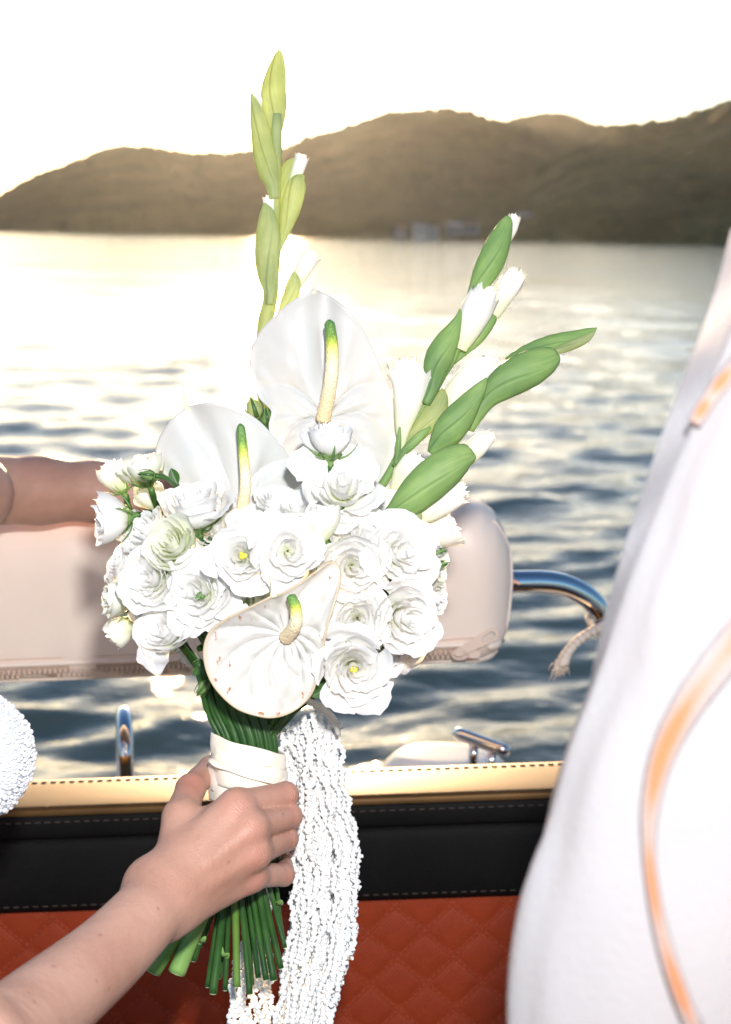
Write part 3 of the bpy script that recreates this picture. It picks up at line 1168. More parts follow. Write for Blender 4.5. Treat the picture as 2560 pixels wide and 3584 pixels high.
# slider and pull tab
sl = part_empty('zip_slider', cfront(1625, 2300, 0.004), cush)


def plate(pix, d_off, thick, name, mat, hole=None, base_px=1625, base_py=2300):
    c = cfront(base_px, base_py, 0.0)
    dd = (c - CAM).dot(FWD) - d_off
    n = len(pix)
    fr = [P(a, b, dd) for a, b in pix]
    bk = [P(a, b, dd + thick) for a, b in pix]
    if hole:
        hn = len(hole)
        fr += [P(a, b, dd) for a, b in hole]
        bk += [P(a, b, dd + thick) for a, b in hole]
        tot = n + hn
        f = []
        for i in range(n):      # strip between outer and inner loops of equal count
            j = (i + 1) % n
            f.append((i, j, n + j, n + i))
            f.append((tot + j, tot + i, tot + n + i, tot + n + j))
            f.append((j, i, tot + i, tot + j))
            f.append((n + i, n + j, tot + n + j, tot + n + i))
    else:
        f = [tuple(range(n)), tuple(range(2 * n - 1, n - 1, -1))] + [((i + 1) % n, i, n + i, n + (i + 1) % n) for i in range(n)]
    o = mesh_obj(name, fr + bk, f, mat, sl, False)
    b_ = o.modifiers.new('round', 'BEVEL'); b_.width = 0.0006; b_.segments = 2
    return o


def stadium(x0, y0, x1, y1, r0, r1, n=20):
    a0 = math.atan2(y1 - y0, x1 - x0)
    out = []
    for k in range(n // 2):
        a = a0 + math.pi / 2 + math.pi * k / (n // 2 - 1)
        out.append((x0 + r0 * math.cos(a), y0 + r0 * math.sin(a)))
    for k in range(n // 2):
        a = a0 - math.pi / 2 + math.pi * k / (n // 2 - 1)
        out.append((x1 + r1 * math.cos(a), y1 + r1 * math.sin(a)))
    return out


plate(stadium(1603, 2285, 1722, 2224, 14, 24), 0.007, 0.002, 'pull_tab', M['tan_plastic'], stadium(1700, 2236, 1723, 2224, 10, 13), 1690, 2222)
plate(stadium(1600, 2290, 1668, 2290, 10, 16), 0.003, 0.02, 'slider_body', M['tan_plastic'], None, 1640, 2250)
mb = MB()
lp = [P(1610 + 26 * math.cos(a), 2292 + 15 * math.sin(a), (cfront(1640, 2250) - CAM).dot(FWD) - 0.006) for a in np.linspace(0, 2 * math.pi, 18)]
mb.add(*tube_geo([tuple(q) for q in lp], 0.0018, 8))
mb.build('slider_loop', M['tan_plastic'], sl)
# folded fabric at the end of the zip
for (x0, y0, x1, y1, w_) in ((1640, 2318, 1738, 2296, 0.007), (1660, 2338, 1748, 2322, 0.006), (1700, 2262, 1755, 2250, 0.006)):
    mb = MB()
    a, b = cfront(x0, y0, 0.001), cfront(x1, y1, 0.001)
    pts = spline([tuple(a), tuple(a.lerp(b, 0.5) + Vector((0, -0.003, 0.001))), tuple(b)], 10)
    mb.add(*tube_geo(pts, np.array([0.3, .8, 1, 1, 1, 1, 1, .95, .8, .5]) * w_, 10))
    mb.build('cover_fold', M['tan'], cush)

# ------------------------------------------------------------------ chrome rail and its rope
rail = empty('chrome_rail', Py(2130, 2700, 1.60), 'bent chrome rail coming out of the end of the tan cushion', 'rail')
rp = [Py(1700, 2036, 1.585), Py(1815, 2036, 1.585), Py(1900, 2036, 1.59), Py(1975, 2048, 1.595), Py(2045, 2082, 1.60), Py(2098, 2135, 1.605), Py(2128, 2210, 1.61), Py(2138, 2320, 1.61)]
end = rp[-1].copy()
rp.append(Vector((end.x + 0.004, 1.62, end.z - 0.15)))
rp.append(Vector((end.x + 0.006, 1.63, zdeck - 0.002)))
mb = MB()
mb.add(*tube_geo(spline([tuple(q) for q in rp], 60), 0.0132, 24))
mb.build('tube', M['chrome'], rail)
# hidden end of the same rail, at the far end of the cushion
lp0 = Py(-200, 2180, 1.585)
mb = MB()
lq = [lp0, Vector((lp0.x, 1.585, lp0.z - 0.2)), Vector((lp0.x, 1.60, zdeck - 0.002))]
mb.add(*tube_geo(spline([tuple(q) for q in lq], 12), 0.0132, 16))
mb.build('tube', M['chrome'], rail)
q = rp[-1]
mb = MB()
mb.add(*tube_geo([q + Vector((0, 0, 0.012)), q, q - Vector((0, 0, 0.0))], [0.016, 0.026, 0.026], 16))
mb.build('foot', M['chrome'], rail)

rope = empty('rope', Py(2100, 2190, 1.59), 'short twisted pale rope tied round the chrome rail with a frayed end', 'rope')
cpts = spline([tuple(Py(*q)) for q in ((2190, 2185, 1.565), (2110, 2196, 1.565), (2060, 2218, 1.567), (2025, 2242, 1.568), (1995, 2272, 1.568), (1978, 2300, 1.568), (1968, 2322, 1.568))], 60)
for k in range(3):
    pts = []
    for i, c in enumerate(cpts):
        a = 2 * math.pi * k / 3 + i * 0.42
        s = 0.0042 if i < 46 else 0.0042 + 0.0035 * (i - 46) / 14
        pts.append(c + s * np.array([math.cos(a) * 0.7, math.sin(a), math.cos(a) * 0.7]))
    mb = MB()
    mb.add(*tube_geo(pts, np.where(np.arange(60) > 50, 0.0044, 0.0048), 8))
    mb.build('strand', M['rope'], rope)
mb = MB()
for i in range(60):
    c = cpts[-1] + nrs.normal(0, 0.0045, 3) + np.array([0, 0, -0.003])
    d = np.array([nrs.normal(-0.2, 0.5), nrs.normal(0, 0.4), -1.0])
    d = d / np.linalg.norm(d) * nrs.uniform(0.006, 0.014)
    mb.add(*tube_geo([c, c + d * 0.5 + nrs.normal(0, 0.001, 3), c + d], [0.0006, 0.0005, 0.0002], 4))
o = mb.build('frayed_end', M['rope'], rope)
o['kind'] = 'stuff'
for k in range(3):          # the hitch round the tube
    c = Vector(spline([tuple(q_) for q_ in rp], 60)[34 + k])
    mb = MB()
    tl = Vector(spline([tuple(q_) for q_ in rp], 60)[36 + k]) - c
    tl.normalize()
    s1 = tl.orthogonal().normalized()
    s2 = tl.cross(s1)
    lp = [c + (s1 * math.cos(a) + s2 * math.sin(a)) * 0.0165 + tl * 0.001 * a for a in np.linspace(0, 2 * math.pi, 24)]
    mb.add(*tube_geo([tuple(q_) for q_ in lp], 0.0042, 8))
    mb.build('loop', M['rope'], rope)

# ------------------------------------------------------------------ the bouquet
K = 2560.0 / 1624.0


def D(x, y, d):
    return P(x * K, y * K, d)


bq = empty('bouquet', P(880, 3300, 1.06), 'white bridal bouquet of roses, anthuriums and gladioli tied with cream ribbon', 'bouquet')
HOLD = P(868, 2600, 1.055)


def petal_geo(phi0, w, Rr, H, flare, base, ruf, g, nu=12, nv=17, spiral=0.15, roll=0.0):
    """one cupped rose petal: rises from the base, stands up, and rolls out a little at the rim"""
    t = np.linspace(0, 1, nu)[:, None] ** 0.9
    v = np.linspace(-1, 1, nv)[None, :]
    p1, p2, p3, p4 = g.uniform(0, 6.28, 4)
    notch = 1 - 0.30 * np.abs(v) ** 3.0 + 0.04 * np.sin(v * 2.6 + p1) + 0.025 * np.sin(v * 6.1 + p2) + 0.012 * np.sin(v * 15 + p4)
    tl = t * notch
    r = Rr * (base + (1 - base) * np.sin(np.clip(tl * 1.15, 0, 1) * math.pi / 2) ** 0.85)
    rim = np.clip((tl - 0.72) / 0.28, 0, 1) ** 1.8
    r = r + flare * Rr * rim
    z = H * tl ** 1.12 - max(flare, 0) * 0.55 * Rr * rim ** 1.5
    ang = phi0 + v * w * (0.25 + 0.75 * np.clip(tl, 0, 1) ** 0.55)
    r = r * (1 + spiral * v)
    ru = tl ** 2.6 * ruf * Rr
    e1 = np.sin(v * 3.0 + p1) + 0.55 * np.sin(v * 6.3 + p2) + 0.28 * np.sin(v * 13 + p3) + 0.30 * tl ** 6 * np.sin(v * 27 + p4)
    e2 = np.sin(v * 3.6 + p3) + 0.5 * np.sin(v * 7.7 + p1) + 0.22 * np.sin(v * 16 + p4)
    r = r + ru * e1 + Rr * 0.03 * np.sin(tl * 4 + v * 2.4 + p2) * tl
    z = z + ru * 0.7 * e2 + roll * H * tl ** 2 * v
    r = np.maximum(r, 0.01 * Rr)
    pts = np.stack([r * np.cos(ang), r * np.sin(ang), z], -1).reshape(-1, 3)
    grow = np.broadcast_to(tl, (nu, nv)).reshape(-1)
    return pts, grid_faces(nu, nv), grow


# a bloom winds its petals at the golden angle from the outside in:
# count, overall height, outer/inner height, rim roll out/in, half width out/in, waviness out/in, radius exponent
KINDS_ = {
    'open': dict(H=0.95, n=25, h=(0.66, 0.98), roll=(0.17, 0.03), w=(1.02, 1.5), ruf=(0.038, 0.11), e=0.92, r0=1.0),
    'cup': dict(H=1.25, n=22, h=(1.08, 1.27), roll=(0.12, 0.03), w=(1.08, 1.5), ruf=(0.03, 0.11), e=0.92, r0=0.97),
    'bud': dict(H=1.7, n=11, h=(1.62, 1.78), roll=(-0.12, -0.05), w=(1.25, 1.8), ruf=(0.025, 0.07), e=1.0, r0=0.92),
    'loose': dict(H=0.7, n=14, h=(0.45, 0.80), roll=(0.25, 0.08), w=(1.0, 1.3), ruf=(0.05, 0.09), e=1.0, r0=1.05),
}
n_bloom = [0]


def frame_from_axis(ax, seed):
    a = ax.normalized()
    x = a.orthogonal().normalized()
    x = (Matrix.Rotation(seed * 2.399, 3, a) @ x).normalized()
    y = a.cross(x)
    return Matrix((x, y, a)).transposed()


def bloom(x, y, r, axis, kind, d, mat='petal', pistil=None, label=None, calyx=True, stem=True, sep=True):
    n_bloom[0] += 1
    seed = n_bloom[0]
    g = np.random.RandomState(100 + seed)
    c = D(x, y, d)
    Rm = r * K * d / F_PX * 1.13
    spec = KINDS_[kind]
    ax = camvec(*axis)
    fr = frame_from_axis(ax, seed)
    H = spec['H'] * Rm
    org = c - ax * (H * 0.5)
    root = part_empty('rose', org, bq)
    if label: root['label'] = label
    frn = np.array(fr)

    def tr(p):
        return p @ frn.T + np.array(org)
    core = MB()
    n = spec['n'] + (g.randint(-5, 5) if kind in ('open', 'cup') else 0)
    hk, wk, rk = g.uniform(0.85, 1.18), g.uniform(0.85, 1.12), g.uniform(0.6, 1.7)
    lerp = lambda q, u: q[0] + (q[1] - q[0]) * u
    off = g.uniform(0, 6.28)
    lean = np.array([g.normal(0, 0.09), g.normal(0, 0.09), 0.0]) * Rm
    for k in range(n):
        u = k / (n - 1.0)
        rf = spec['r0'] * (1 - 0.91 * u ** spec['e'])
        p, f, gr = petal_geo(off + k * 2.39996 + g.normal(0, 0.16), lerp(spec['w'], u) * wk * g.uniform(0.85, 1.15), rf * Rm * g.uniform(0.95, 1.05),
                             lerp((spec['h'][0] * hk, spec['h'][1]), u ** 0.7) * Rm * g.uniform(0.93, 1.06), lerp(spec['roll'], u ** 0.6) * rk * g.uniform(0.3, 1.7) / max(rf, 0.35), 0.10, lerp(spec['ruf'], u) * g.uniform(0.7, 1.5), g, roll=g.normal(0, 0.06))
        p = p + lean * u * np.clip(p[:, 2:3] / (0.8 * Rm), 0, 1)
        if sep and k < 9 and kind != 'bud':
            mesh_obj('petal', tr(p), f, M[mat], root, True, {'grow': gr})
        else:
            core.add(tr(p), f, gr)
    core.build('inner_petals', M[mat], root, True, 'grow')
    if pistil:
        mb = MB()
        p, f = ico(2)
        for s_, o_, q in ((0.10, (0, 0, 0.62), (1, 1, 1.6)), (0.075, (0.07, 0.03, 0.68), (1, 1, 1)), (0.075, (-0.05, 0.06, 0.68), (1, 1, 1))):
            mb.add(tr((p * np.array(q) * s_ + np.array(o_)) * Rm), f)
        mb.build('pistil', M[pistil], root)
    if calyx:
        mb = MB()
        kf = 1.0 if kind in ('cup', 'bud') else 0.45
        prof = [(0.10, -0.30), (0.13, -0.16), (0.24, -0.04), (0.40, 0.07), (0.46, 0.14)]
        vv = []
        for rr_, zz_ in prof:
            for k in range(12):
                a = 2 * math.pi * k / 12
                vv.append((rr_ * math.cos(a), rr_ * math.sin(a), zz_))
        mb.add(tr(np.array(vv) * Rm), grid_faces(5, 12, True))
        for k in range(5):
            a = 2 * math.pi * (k + g.uniform(-.15, .15)) / 5
            ln = g.uniform(0.75, 1.1)
            cu = g.uniform(0.05, 0.35)
            sp_ = spline([(0.30, 0, -0.04), (0.30 + 0.32 * kf, 0, -0.04 + 0.14 * kf), (0.30 + (0.56 + cu * 0.3) * kf, 0, -0.04 + (0.2 + 0.22 * ln) * kf), (0.30 + (0.66 + cu) * kf, 0, -0.04 + (0.3 + 0.36 * ln) * kf)], 9)
            rot = np.array([[math.cos(a), -math.sin(a), 0], [math.sin(a), math.cos(a), 0], [0, 0, 1]])
            pp, ff = tube_geo(sp_ @ rot.T, np.array([.09, .10, .09, .075, .06, .048, .036, .024, .008]), 6, flat=0.4, side=(-math.sin(a), math.cos(a), 0))
            mb.add(tr(pp * Rm), ff)
        mb.build('calyx', M['calyx'], root)
    if stem:
        b0 = org - ax * (0.25 * Rm)
        b1 = b0 - ax * (0.9 * Rm) + Vector((0, 0.012, -0.012))
        hd_ = HOLD + RGT * g.uniform(-0.017, 0.018) - FWD * g.uniform(-0.012, 0.012)
        mid = b1.lerp(hd_, 0.55) + FWD * 0.012
        pts = spline([tuple(b0), tuple(b1), tuple(mid), tuple(hd_)], 18)
        mb = MB()
        mb.add(*tube_geo(pts, np.linspace(0.0026, 0.0023, 18), 8))
        mb.build('stem', M['stem'], root)
    return root


BL = [
    # x, y, r, axis(right, up, toward), kind, depth, material, pistil
    (252, 1150, 53, (-0.92, -0.12, 0.30), 'cup', 1.06, 'petal', None),
    (258, 1062, 36, (-0.45, 0.85, 0.15), 'bud', 1.085, 'petal_cream', None),
    (318, 1045, 46, (-0.35, 0.88, 0.25), 'cup', 1.075, 'petal_cream', None),
    (335, 1105, 38, (-0.5, 0.7, 0.2), 'bud', 1.105, 'petal_cream', None),
    (432, 1130, 66, (-0.12, 0.82, 0.45), 'cup', 1.045, 'petal', None),
    (386, 1212, 57, (-0.25, 0.30, 0.90), 'cup', 1.02, 'petal_cream', None),
    (328, 1185, 52, (-0.6, 0.5, 0.55), 'open', 1.055, 'petal', None),
    (335, 1292, 60, (-0.35, 0.15, 0.9), 'open', 1.02, 'petal', None),
    (268, 1252, 40, (-0.7, 0.4, 0.4), 'open', 1.075, 'petal', None),
    (262, 1330, 43, (-0.92, 0.02, 0.28), 'cup', 1.055, 'petal_cream', None),
    (275, 1395, 34, (-0.75, -0.55, 0.2), 'bud', 1.075, 'petal_cream', None),
    (368, 1402, 63, (-0.40, 0.45, 0.75), 'open', 1.02, 'petal', None),
    (448, 1322, 72, (-0.12, 0.05, 0.98), 'open', 1.01, 'petal', 'calyx'),
    (540, 1236, 66, (0.02, 0.10, 0.98), 'open', 0.995, 'petal', 'pistil'),
    (642, 1220, 74, (0.12, 0.10, 0.98), 'open', 0.985, 'petal', None),
    (540, 1340, 60, (0.1, 0.45, 0.8), 'open', 1.03, 'petal_cream', None),
    (758, 1082, 80, (0.05, 0.45, 0.88), 'open', 1.02, 'petal', None),
    (735, 978, 54, (0.03, 0.97, 0.18), 'cup', 1.02, 'petal', None),
    (716, 1170, 42, (0.15, 0.95, 0.25), 'bud', 1.00, 'petal_cream', None),
    (655, 1135, 52, (-0.05, 0.75, 0.6), 'open', 1.035, 'petal', None),
    (585, 1165, 56, (0.0, 0.7, 0.6), 'open', 1.05, 'petal', None),
    (805, 1190, 64, (0.25, 0.55, 0.75), 'open', 1.015, 'petal', None),
    (884, 1226, 72, (0.35, 0.15, 0.90), 'open', 1.005, 'petal', None),
    (784, 1258, 68, (0.10, -0.05, 0.98), 'open', 1.0, 'petal', None),
    (938, 1205, 52, (0.65, 0.5, 0.5), 'open', 1.04, 'petal', None),
    (950, 1262, 44, (0.82, 0.05, 0.45), 'cup', 1.045, 'petal_cream', None),
    (955, 1325, 44, (0.85, -0.1, 0.45), 'cup', 1.05, 'petal', None),
    (895, 1368, 72, (0.42, -0.05, 0.88), 'open', 1.005, 'petal', None),
    (795, 1372, 66, (0.05, 0.05, 0.98), 'open', 0.998, 'petal', None),
    (785, 1482, 74, (0.08, -0.18, 0.96), 'open', 0.985, 'petal', 'pistil'),
    (868, 1455, 50, (0.5, -0.5, 0.6), 'loose', 1.04, 'petal', None),
]
for i, b in enumerate(BL):
    bloom(*b[:7], pistil=b[7], sep=(i < 30))
for b in ((480, 1180, 50, (-0.1, 0.6, 0.7), 'open', 1.06), (595, 1300, 56, (0.0, 0.3, 0.9), 'open', 1.045), (715, 1320, 56, (0.1, 0.2, 0.9), 'open', 1.05), (845, 1305, 54, (0.2, 0.2, 0.9), 'open', 1.045),
          (300, 1240, 50, (-0.5, 0.2, 0.7), 'open', 1.07), (410, 1275, 50, (-0.2, 0.3, 0.9), 'open', 1.05), (930, 1400, 46, (0.7, -0.2, 0.5), 'open', 1.055), (700, 1120, 56, (0.0, 0.6, 0.7), 'open', 1.065),
          (860, 1160, 50, (0.3, 0.7, 0.5), 'open', 1.06), (610, 1105, 40, (0, 0.8, 0.5), 'open', 1.05), (520, 1290, 48, (-0.1, 0.1, 1), 'cup', 1.02), (735, 1405, 46, (-0.2, 0.1, 1), 'open', 1.02), (905, 1300, 48, (0.4, 0.1, 0.8), 'cup', 1.03), (300, 1175, 40, (-0.6, 0.4, 0.5), 'cup', 1.075), (915, 1445, 40, (0.6, -0.4, 0.5), 'loose', 1.05), (850, 1215, 46, (0.2, 0.3, 0.9), 'cup', 1.03), (320, 1350, 40, (-0.5, 0.0, 0.8), 'open', 1.05), (480, 1290, 60, (0, 0.2, 0.9), 'open', 1.05), (830, 1440, 60, (0.3, -0.2, 0.9), 'open', 1.04)):
    bloom(*b, sep=False, calyx=False, stem=False)
# petals that show behind and below
bloom(800, 1530, 44, (0.2, -0.7, 0.3), 'loose', 1.03, 'petal', calyx=False, sep=False)
bloom(425, 1462, 42, (-0.5, -0.6, 0.2), 'loose', 1.09, 'petal_cream', calyx=False, sep=False)
bloom(870, 1140, 60, (0.4, 0.5, 0.5), 'loose', 1.07, 'petal', calyx=False, sep=False)


# ---- small green buds
def green_bud(x0, y0, x1, y1, r, d, stem_to=None, mat='calyx'):
    a, b = D(x0, y0, d), D(x1, y1, d)
    mb = MB()
    rr_ = r * K * d / F_PX
    t = np.linspace(0, 1, 12)
    pts = np.array([np.array(a) * (1 - q) + np.array(b) * q for q in t])
    mb.add(*tube_geo(pts, rr_ * np.array([.25, .6, .85, 1, 1, .95, .88, .75, .6, .42, .25, .06]), 12))
    root = mb.build('bud', M[mat], bq)
    ax = np.array(b - a)
    ln = np.linalg.norm(ax)
    ax /= ln
    s = np.cross(ax, np.array(FWD)); s /= np.linalg.norm(s)
    s2 = np.cross(ax, s)
    for k in range(5):
        an = 2 * math.pi * k / 5 + 0.4
        dr = math.cos(an) * s + math.sin(an) * s2
        pp = [np.array(a) + ax * ln * q + dr * rr_ * w for q, w in ((0.05, .6), (0.35, 1.12), (0.7, 1.05), (1.02, 0.55 + 0.2 * (k % 2)))]
        m2 = MB()
        m2.add(*tube_geo(spline(pp, 10), rr_ * np.array([.3, .3, .28, .25, .22, .2, .16, .12, .08, .02]), 6, flat=0.4, side=np.cross(ax, dr)))
        m2.build('sepal', M['stem'], root)
    if stem_to is not None:
        pts = spline([tuple(a)] + [tuple(D(*q)) for q in stem_to], 16)
        m2 = MB()
        m2.add(*tube_geo(pts, 0.0019, 8))
        m2.build('stem', M['stem'], root)
    return root


green_bud(345, 1056, 306, 1053, 11, 1.035, [(370, 1062, 1.04), (395, 1085, 1.06), (420, 1130, 1.08)])
green_bud(466, 1510, 437, 1546, 13, 1.03, [(480, 1490, 1.04), (470, 1440, 1.055), (440, 1400, 1.06)])
green_bud(572, 930, 556, 880, 18, 1.105, [(580, 970, 1.11), (600, 1040, 1.11)], 'bract_pale')
green_bud(596, 945, 590, 905, 14, 1.115, [(600, 990, 1.12), (610, 1050, 1.12)], 'calyx')
green_bud(955, 1236, 994, 1220, 9, 1.045, [(940, 1240, 1.06), (900, 1260, 1.07)])
green_bud(955, 1264, 998, 1248, 9, 1.04, [(940, 1270, 1.06), (900, 1290, 1.07)])


# ---- anthuriums
def spathe(outline, base, d0, shape, veins, amp, spike, spadix, sp_r, label=None, sheet_r=40, nth=180, mat='spathe'):
    root = part_empty('anthurium', D(base[0], base[1], d0), bq)
    if label: root['label'] = label
    ol = spline(outline + [outline[0]], 400)
    dx, dy = ol[:, 0] - base[0], ol[:, 1] - base[1]
    th = np.unwrap(np.arctan2(-dy, dx))
    rr_ = np.hypot(dx, dy)
    if th[-1] < th[0]:
        th, rr_ = th[::-1], rr_[::-1]
    ang = np.linspace(th[0], th[0] + 2 * math.pi, nth, endpoint=False)
    o_ = np.argsort(th)
    rad = np.interp(ang, th[o_], rr_[o_], period=2 * math.pi)
    tt_, aa_ = np.meshgrid(np.linspace(0, 1, sheet_r), ang, indexing='ij')
    pq = np.stack([tt_ * np.cos(aa_) * 3, tt_ * np.sin(aa_) * 3, tt_ * 0 + base[0]], -1).reshape(-1, 3)
    wob = 0.9 * vnoise(pq * 0.7, 3).reshape(sheet_r, nth)
    puck = vnoise(np.stack([np.cos(aa_) * 7, np.sin(aa_) * 7, tt_ * 5], -1).reshape(-1, 3), 8).reshape(sheet_r, nth)
    v, gr = [], []
    tipang = math.atan2(-(spike[0][1] - base[1]), spike[0][0] - base[0])
    for i in range(sheet_r):
        t = i / (sheet_r - 1)
        for k in range(nth):
            r_ = rad[k] * t
            x, y = base[0] + r_ * math.cos(ang[k]), base[1] - r_ * math.sin(ang[k])
            rel = (ang[k] - tipang + math.pi) % (2 * math.pi) - math.pi
            dz = shape(x - base[0], base[1] - y, t, rel)
            # veins run outwards and bend to the tip; the blade is puckered between them
            env = math.sin(math.pi * min(1, t * 1.02)) ** 0.7 if t > 0 else 0
            bend = rel * (1.0 - 0.30 * t * math.copysign(1, 1)) 
            ridge = abs(math.sin(bend * veins / 2 + 0.6 * math.sin(3 * t + rel) + wob[i][k]))
            dz += amp * 0.55 * env * puck[i][k] * t
            dz -= amp * env * (ridge ** 0.5 - 0.6)
            rim = max(0, (t - 0.93) / 0.07)
            dz -= 0.0016 * rim
            v.append(D(x, y, d0 + dz))
            gr.append(0.5 + 0.5 * t)
    f = grid_faces(sheet_r, nth, True)
    o = mesh_obj('spathe', v, f, M[mat], root, True, {'grow': gr})
    so_ = o.modifiers.new('thick', 'SOLIDIFY')
    so_.thickness = 0.0011
    so_.offset = 0
    # drip tip
    s0 = shape(spike[0][0] - base[0], base[1] - spike[0][1], 1.0, 0)
    pts = spline([tuple(D(a, b, d0 + s0 - 0.001)) for a, b in spike], 14)
    mb = MB()
    mb.add(*tube_geo(pts, np.linspace(1, 0.12, 14) ** 1.4 * 0.0026, 10))
    mb.build('drip_tip', M['drip'], root)
    mb = MB()
    n = 40
    sp = spline([tuple(D(a, b, d0 + c)) for a, b, c in spadix], n)
    t = np.linspace(0, 1, n)
    rp_ = sp_r * K * d0 / F_PX * (1.0 - 0.35 * t) * np.sqrt(np.clip((1.004 - t) / 0.05, 0, 1)) ** 1.0
    pp, ff = tube_geo(sp, rp_, 26)
    # small knobs
    ii = np.repeat(np.arange(n), 26)
    mb.add(pp, ff, np.repeat(t, 26))
    so2 = mb.build('spadix', M['spadix'], root, True, 'grow')
    # flower stalk
    b_ = D(base[0], base[1], d0 + 0.008)
    pts = spline([tuple(b_), tuple(b_ + FWD * 0.02 - UPV * 0.03), tuple(b_.lerp(HOLD, 0.6) + FWD * 0.01), tuple(HOLD)], 18)
    mb = MB()
    mb.add(*tube_geo(pts, 0.0030, 10))
    mb.build('stem', M['stem'], root)
    return root


M['drip'] = simple('yellow_tip', (0.80, 0.70, 0.36), (0.82, 0.78, 0.55), 60, 0.4)
sA = lambda x, y, t, rel: 0.004 + 0.020 * (abs(x) / 160.0) ** 2 * 0.6 - 0.012 * max(0, y / 290.0) ** 2 + 0.014 * math.exp(-((x / 26.0) ** 2)) * t * (1 if y > 0 else 0.3) - 0.010 * max(0, -y / 160.0) * math.exp(-(x / 60.0) ** 2)
spathe([(698, 640), (740, 662), (790, 706), (822, 758), (850, 828), (878, 900), (886, 950), (876, 1010), (850, 1068), (805, 1094), (755, 1086), (705, 1090), (670, 1076), (632, 1030), (606, 985), (597, 945), (602, 912), (576, 884), (556, 832), (556, 780), (576, 738), (622, 690), (662, 660), (688, 648)],
       (722, 930), 1.10, sA, 9, 0.0046, [(698, 652), (697, 638), (700, 618)], [(718, 932, -0.004), (735, 845, -0.022), (738, 770, -0.026), (731, 710, -0.024)], 17.5,
       'tallest anthurium, standing upright behind the roses')
sB = lambda x, y, t, rel: 0.002 + 0.016 * (abs(x + 40) / 160.0) ** 2 - 0.010 * max(0, y / 240.0) ** 2 + 0.010 * math.exp(-(((x * 0.9 + y * 0.45) / 26.0) ** 2)) * t
spathe([(416, 902), (468, 894), (520, 904), (570, 930), (605, 965), (640, 1010), (665, 1050), (668, 1085), (640, 1120), (600, 1150), (560, 1172), (530, 1176), (500, 1150), (440, 1096), (400, 1085), (366, 1055), (347, 1012), (352, 975), (376, 937), (402, 912)],
       (538, 1138), 1.075, sB, 9, 0.0046, [(418, 912), (411, 895), (406, 848)], [(535, 1148, -0.006), (545, 1080, -0.022), (541, 1010, -0.026), (534, 940, -0.025)], 14.0,
       'anthurium with its curled tip beside the cream rose buds')
sC = lambda x, y, t, rel: 0.0 - 0.020 * (t ** 2) * (0.6 + 0.4 * math.cos(rel)) + 0.010 * math.exp(-((x - 30) / 40.0) ** 2) * t + 0.02 * max(0, (x - 40) / 120.0) * max(0, y / 150.0)
spathe([(606, 1322), (562, 1344), (502, 1374), (466, 1402), (452, 1442), (458, 1490), (480, 1532), (522, 1572), (570, 1590), (610, 1594), (652, 1580), (690, 1546), (706, 1500), (716, 1450), (726, 1400), (740, 1350), (756, 1292), (752, 1256), (735, 1246), (700, 1270), (660, 1298), (628, 1316)],
       (636, 1412), 0.985, sC, 15, 0.0050, [(608, 1326), (605, 1300), (599, 1268)], [(636, 1416, -0.002), (656, 1388, -0.020), (657, 1350, -0.026), (644, 1320, -0.026)], 16.5,
       'lowest anthurium, facing forward with puckered veins and rusty flecks', mat='spathe_worn')

# rusty flecks on the lowest anthurium's rim are worn brown streaks


# ---- gladioli
def Z7(x, y):
    return 800 + x / 2.068, 100 + y / 2.068


def Z8(x, y):
    return 1200 + x / 1.624, 700 + y / 1.624


def sheath(pts, conv, scale, d, name, mat, parent, flat=0.62, keel=0.25, pointed=True, dd=0.0, n=30, seg=34):
    """leaf-like sheath lofted along a traced spine: (x, y, half width)"""
    p = spline([(a, b, c) for a, b, c in pts], n)
    tops = []
    q3, w3 = [], []
    for i, (a, b, c) in enumerate(p):
        X, Y = conv(a, b)
        t = i / (n - 1)
        q3.append(tuple(P(X, Y, d + dd * t)))
        w3.append(max(0.5, c) / scale * d / F_PX)
    q3 = np.array(q3)
    w3 = np.array(w3)
    tg = np.gradient(q3, axis=0)
    tg /= np.linalg.norm(tg, axis=1)[:, None]
    fw = np.array(FWD)
    v, gr, sd = [], [], []
    fold = 1.0 if (int(abs(pts[0][0])) % 2) else -1.0
    for i in range(n):
        s = np.cross(tg[i], fw); s /= np.linalg.norm(s)
        b = np.cross(s, tg[i])
        sg = 1.0 if b.dot(fw) > 0 else -1.0
        a_st = sg * math.pi / 2 + fold * (0.9 - 1.5 * i / (n - 1))
        for k in range(seg):
            a = a_st + 2 * math.pi * k / (seg - 1)
            ca, sa = math.cos(a), math.sin(a)
            kk = 1.0
            rip = (0.955 + 0.085 * k / (seg - 1)) * (1 + 0.010 * math.sin(a * 15))
            v.append(q3[i] + w3[i] * rip * (ca * s - flat * kk * sa * b))
            gr.append(1 - i / (n - 1))
            sd.append(k / (seg - 1))
    f = grid_faces(n, seg, True) + [tuple(range(seg))[::-1], tuple((n - 1) * seg + k for k in range(seg))]
    return mesh_obj(name, v, f, M[mat], parent, True, {'grow': gr, 'side': sd})


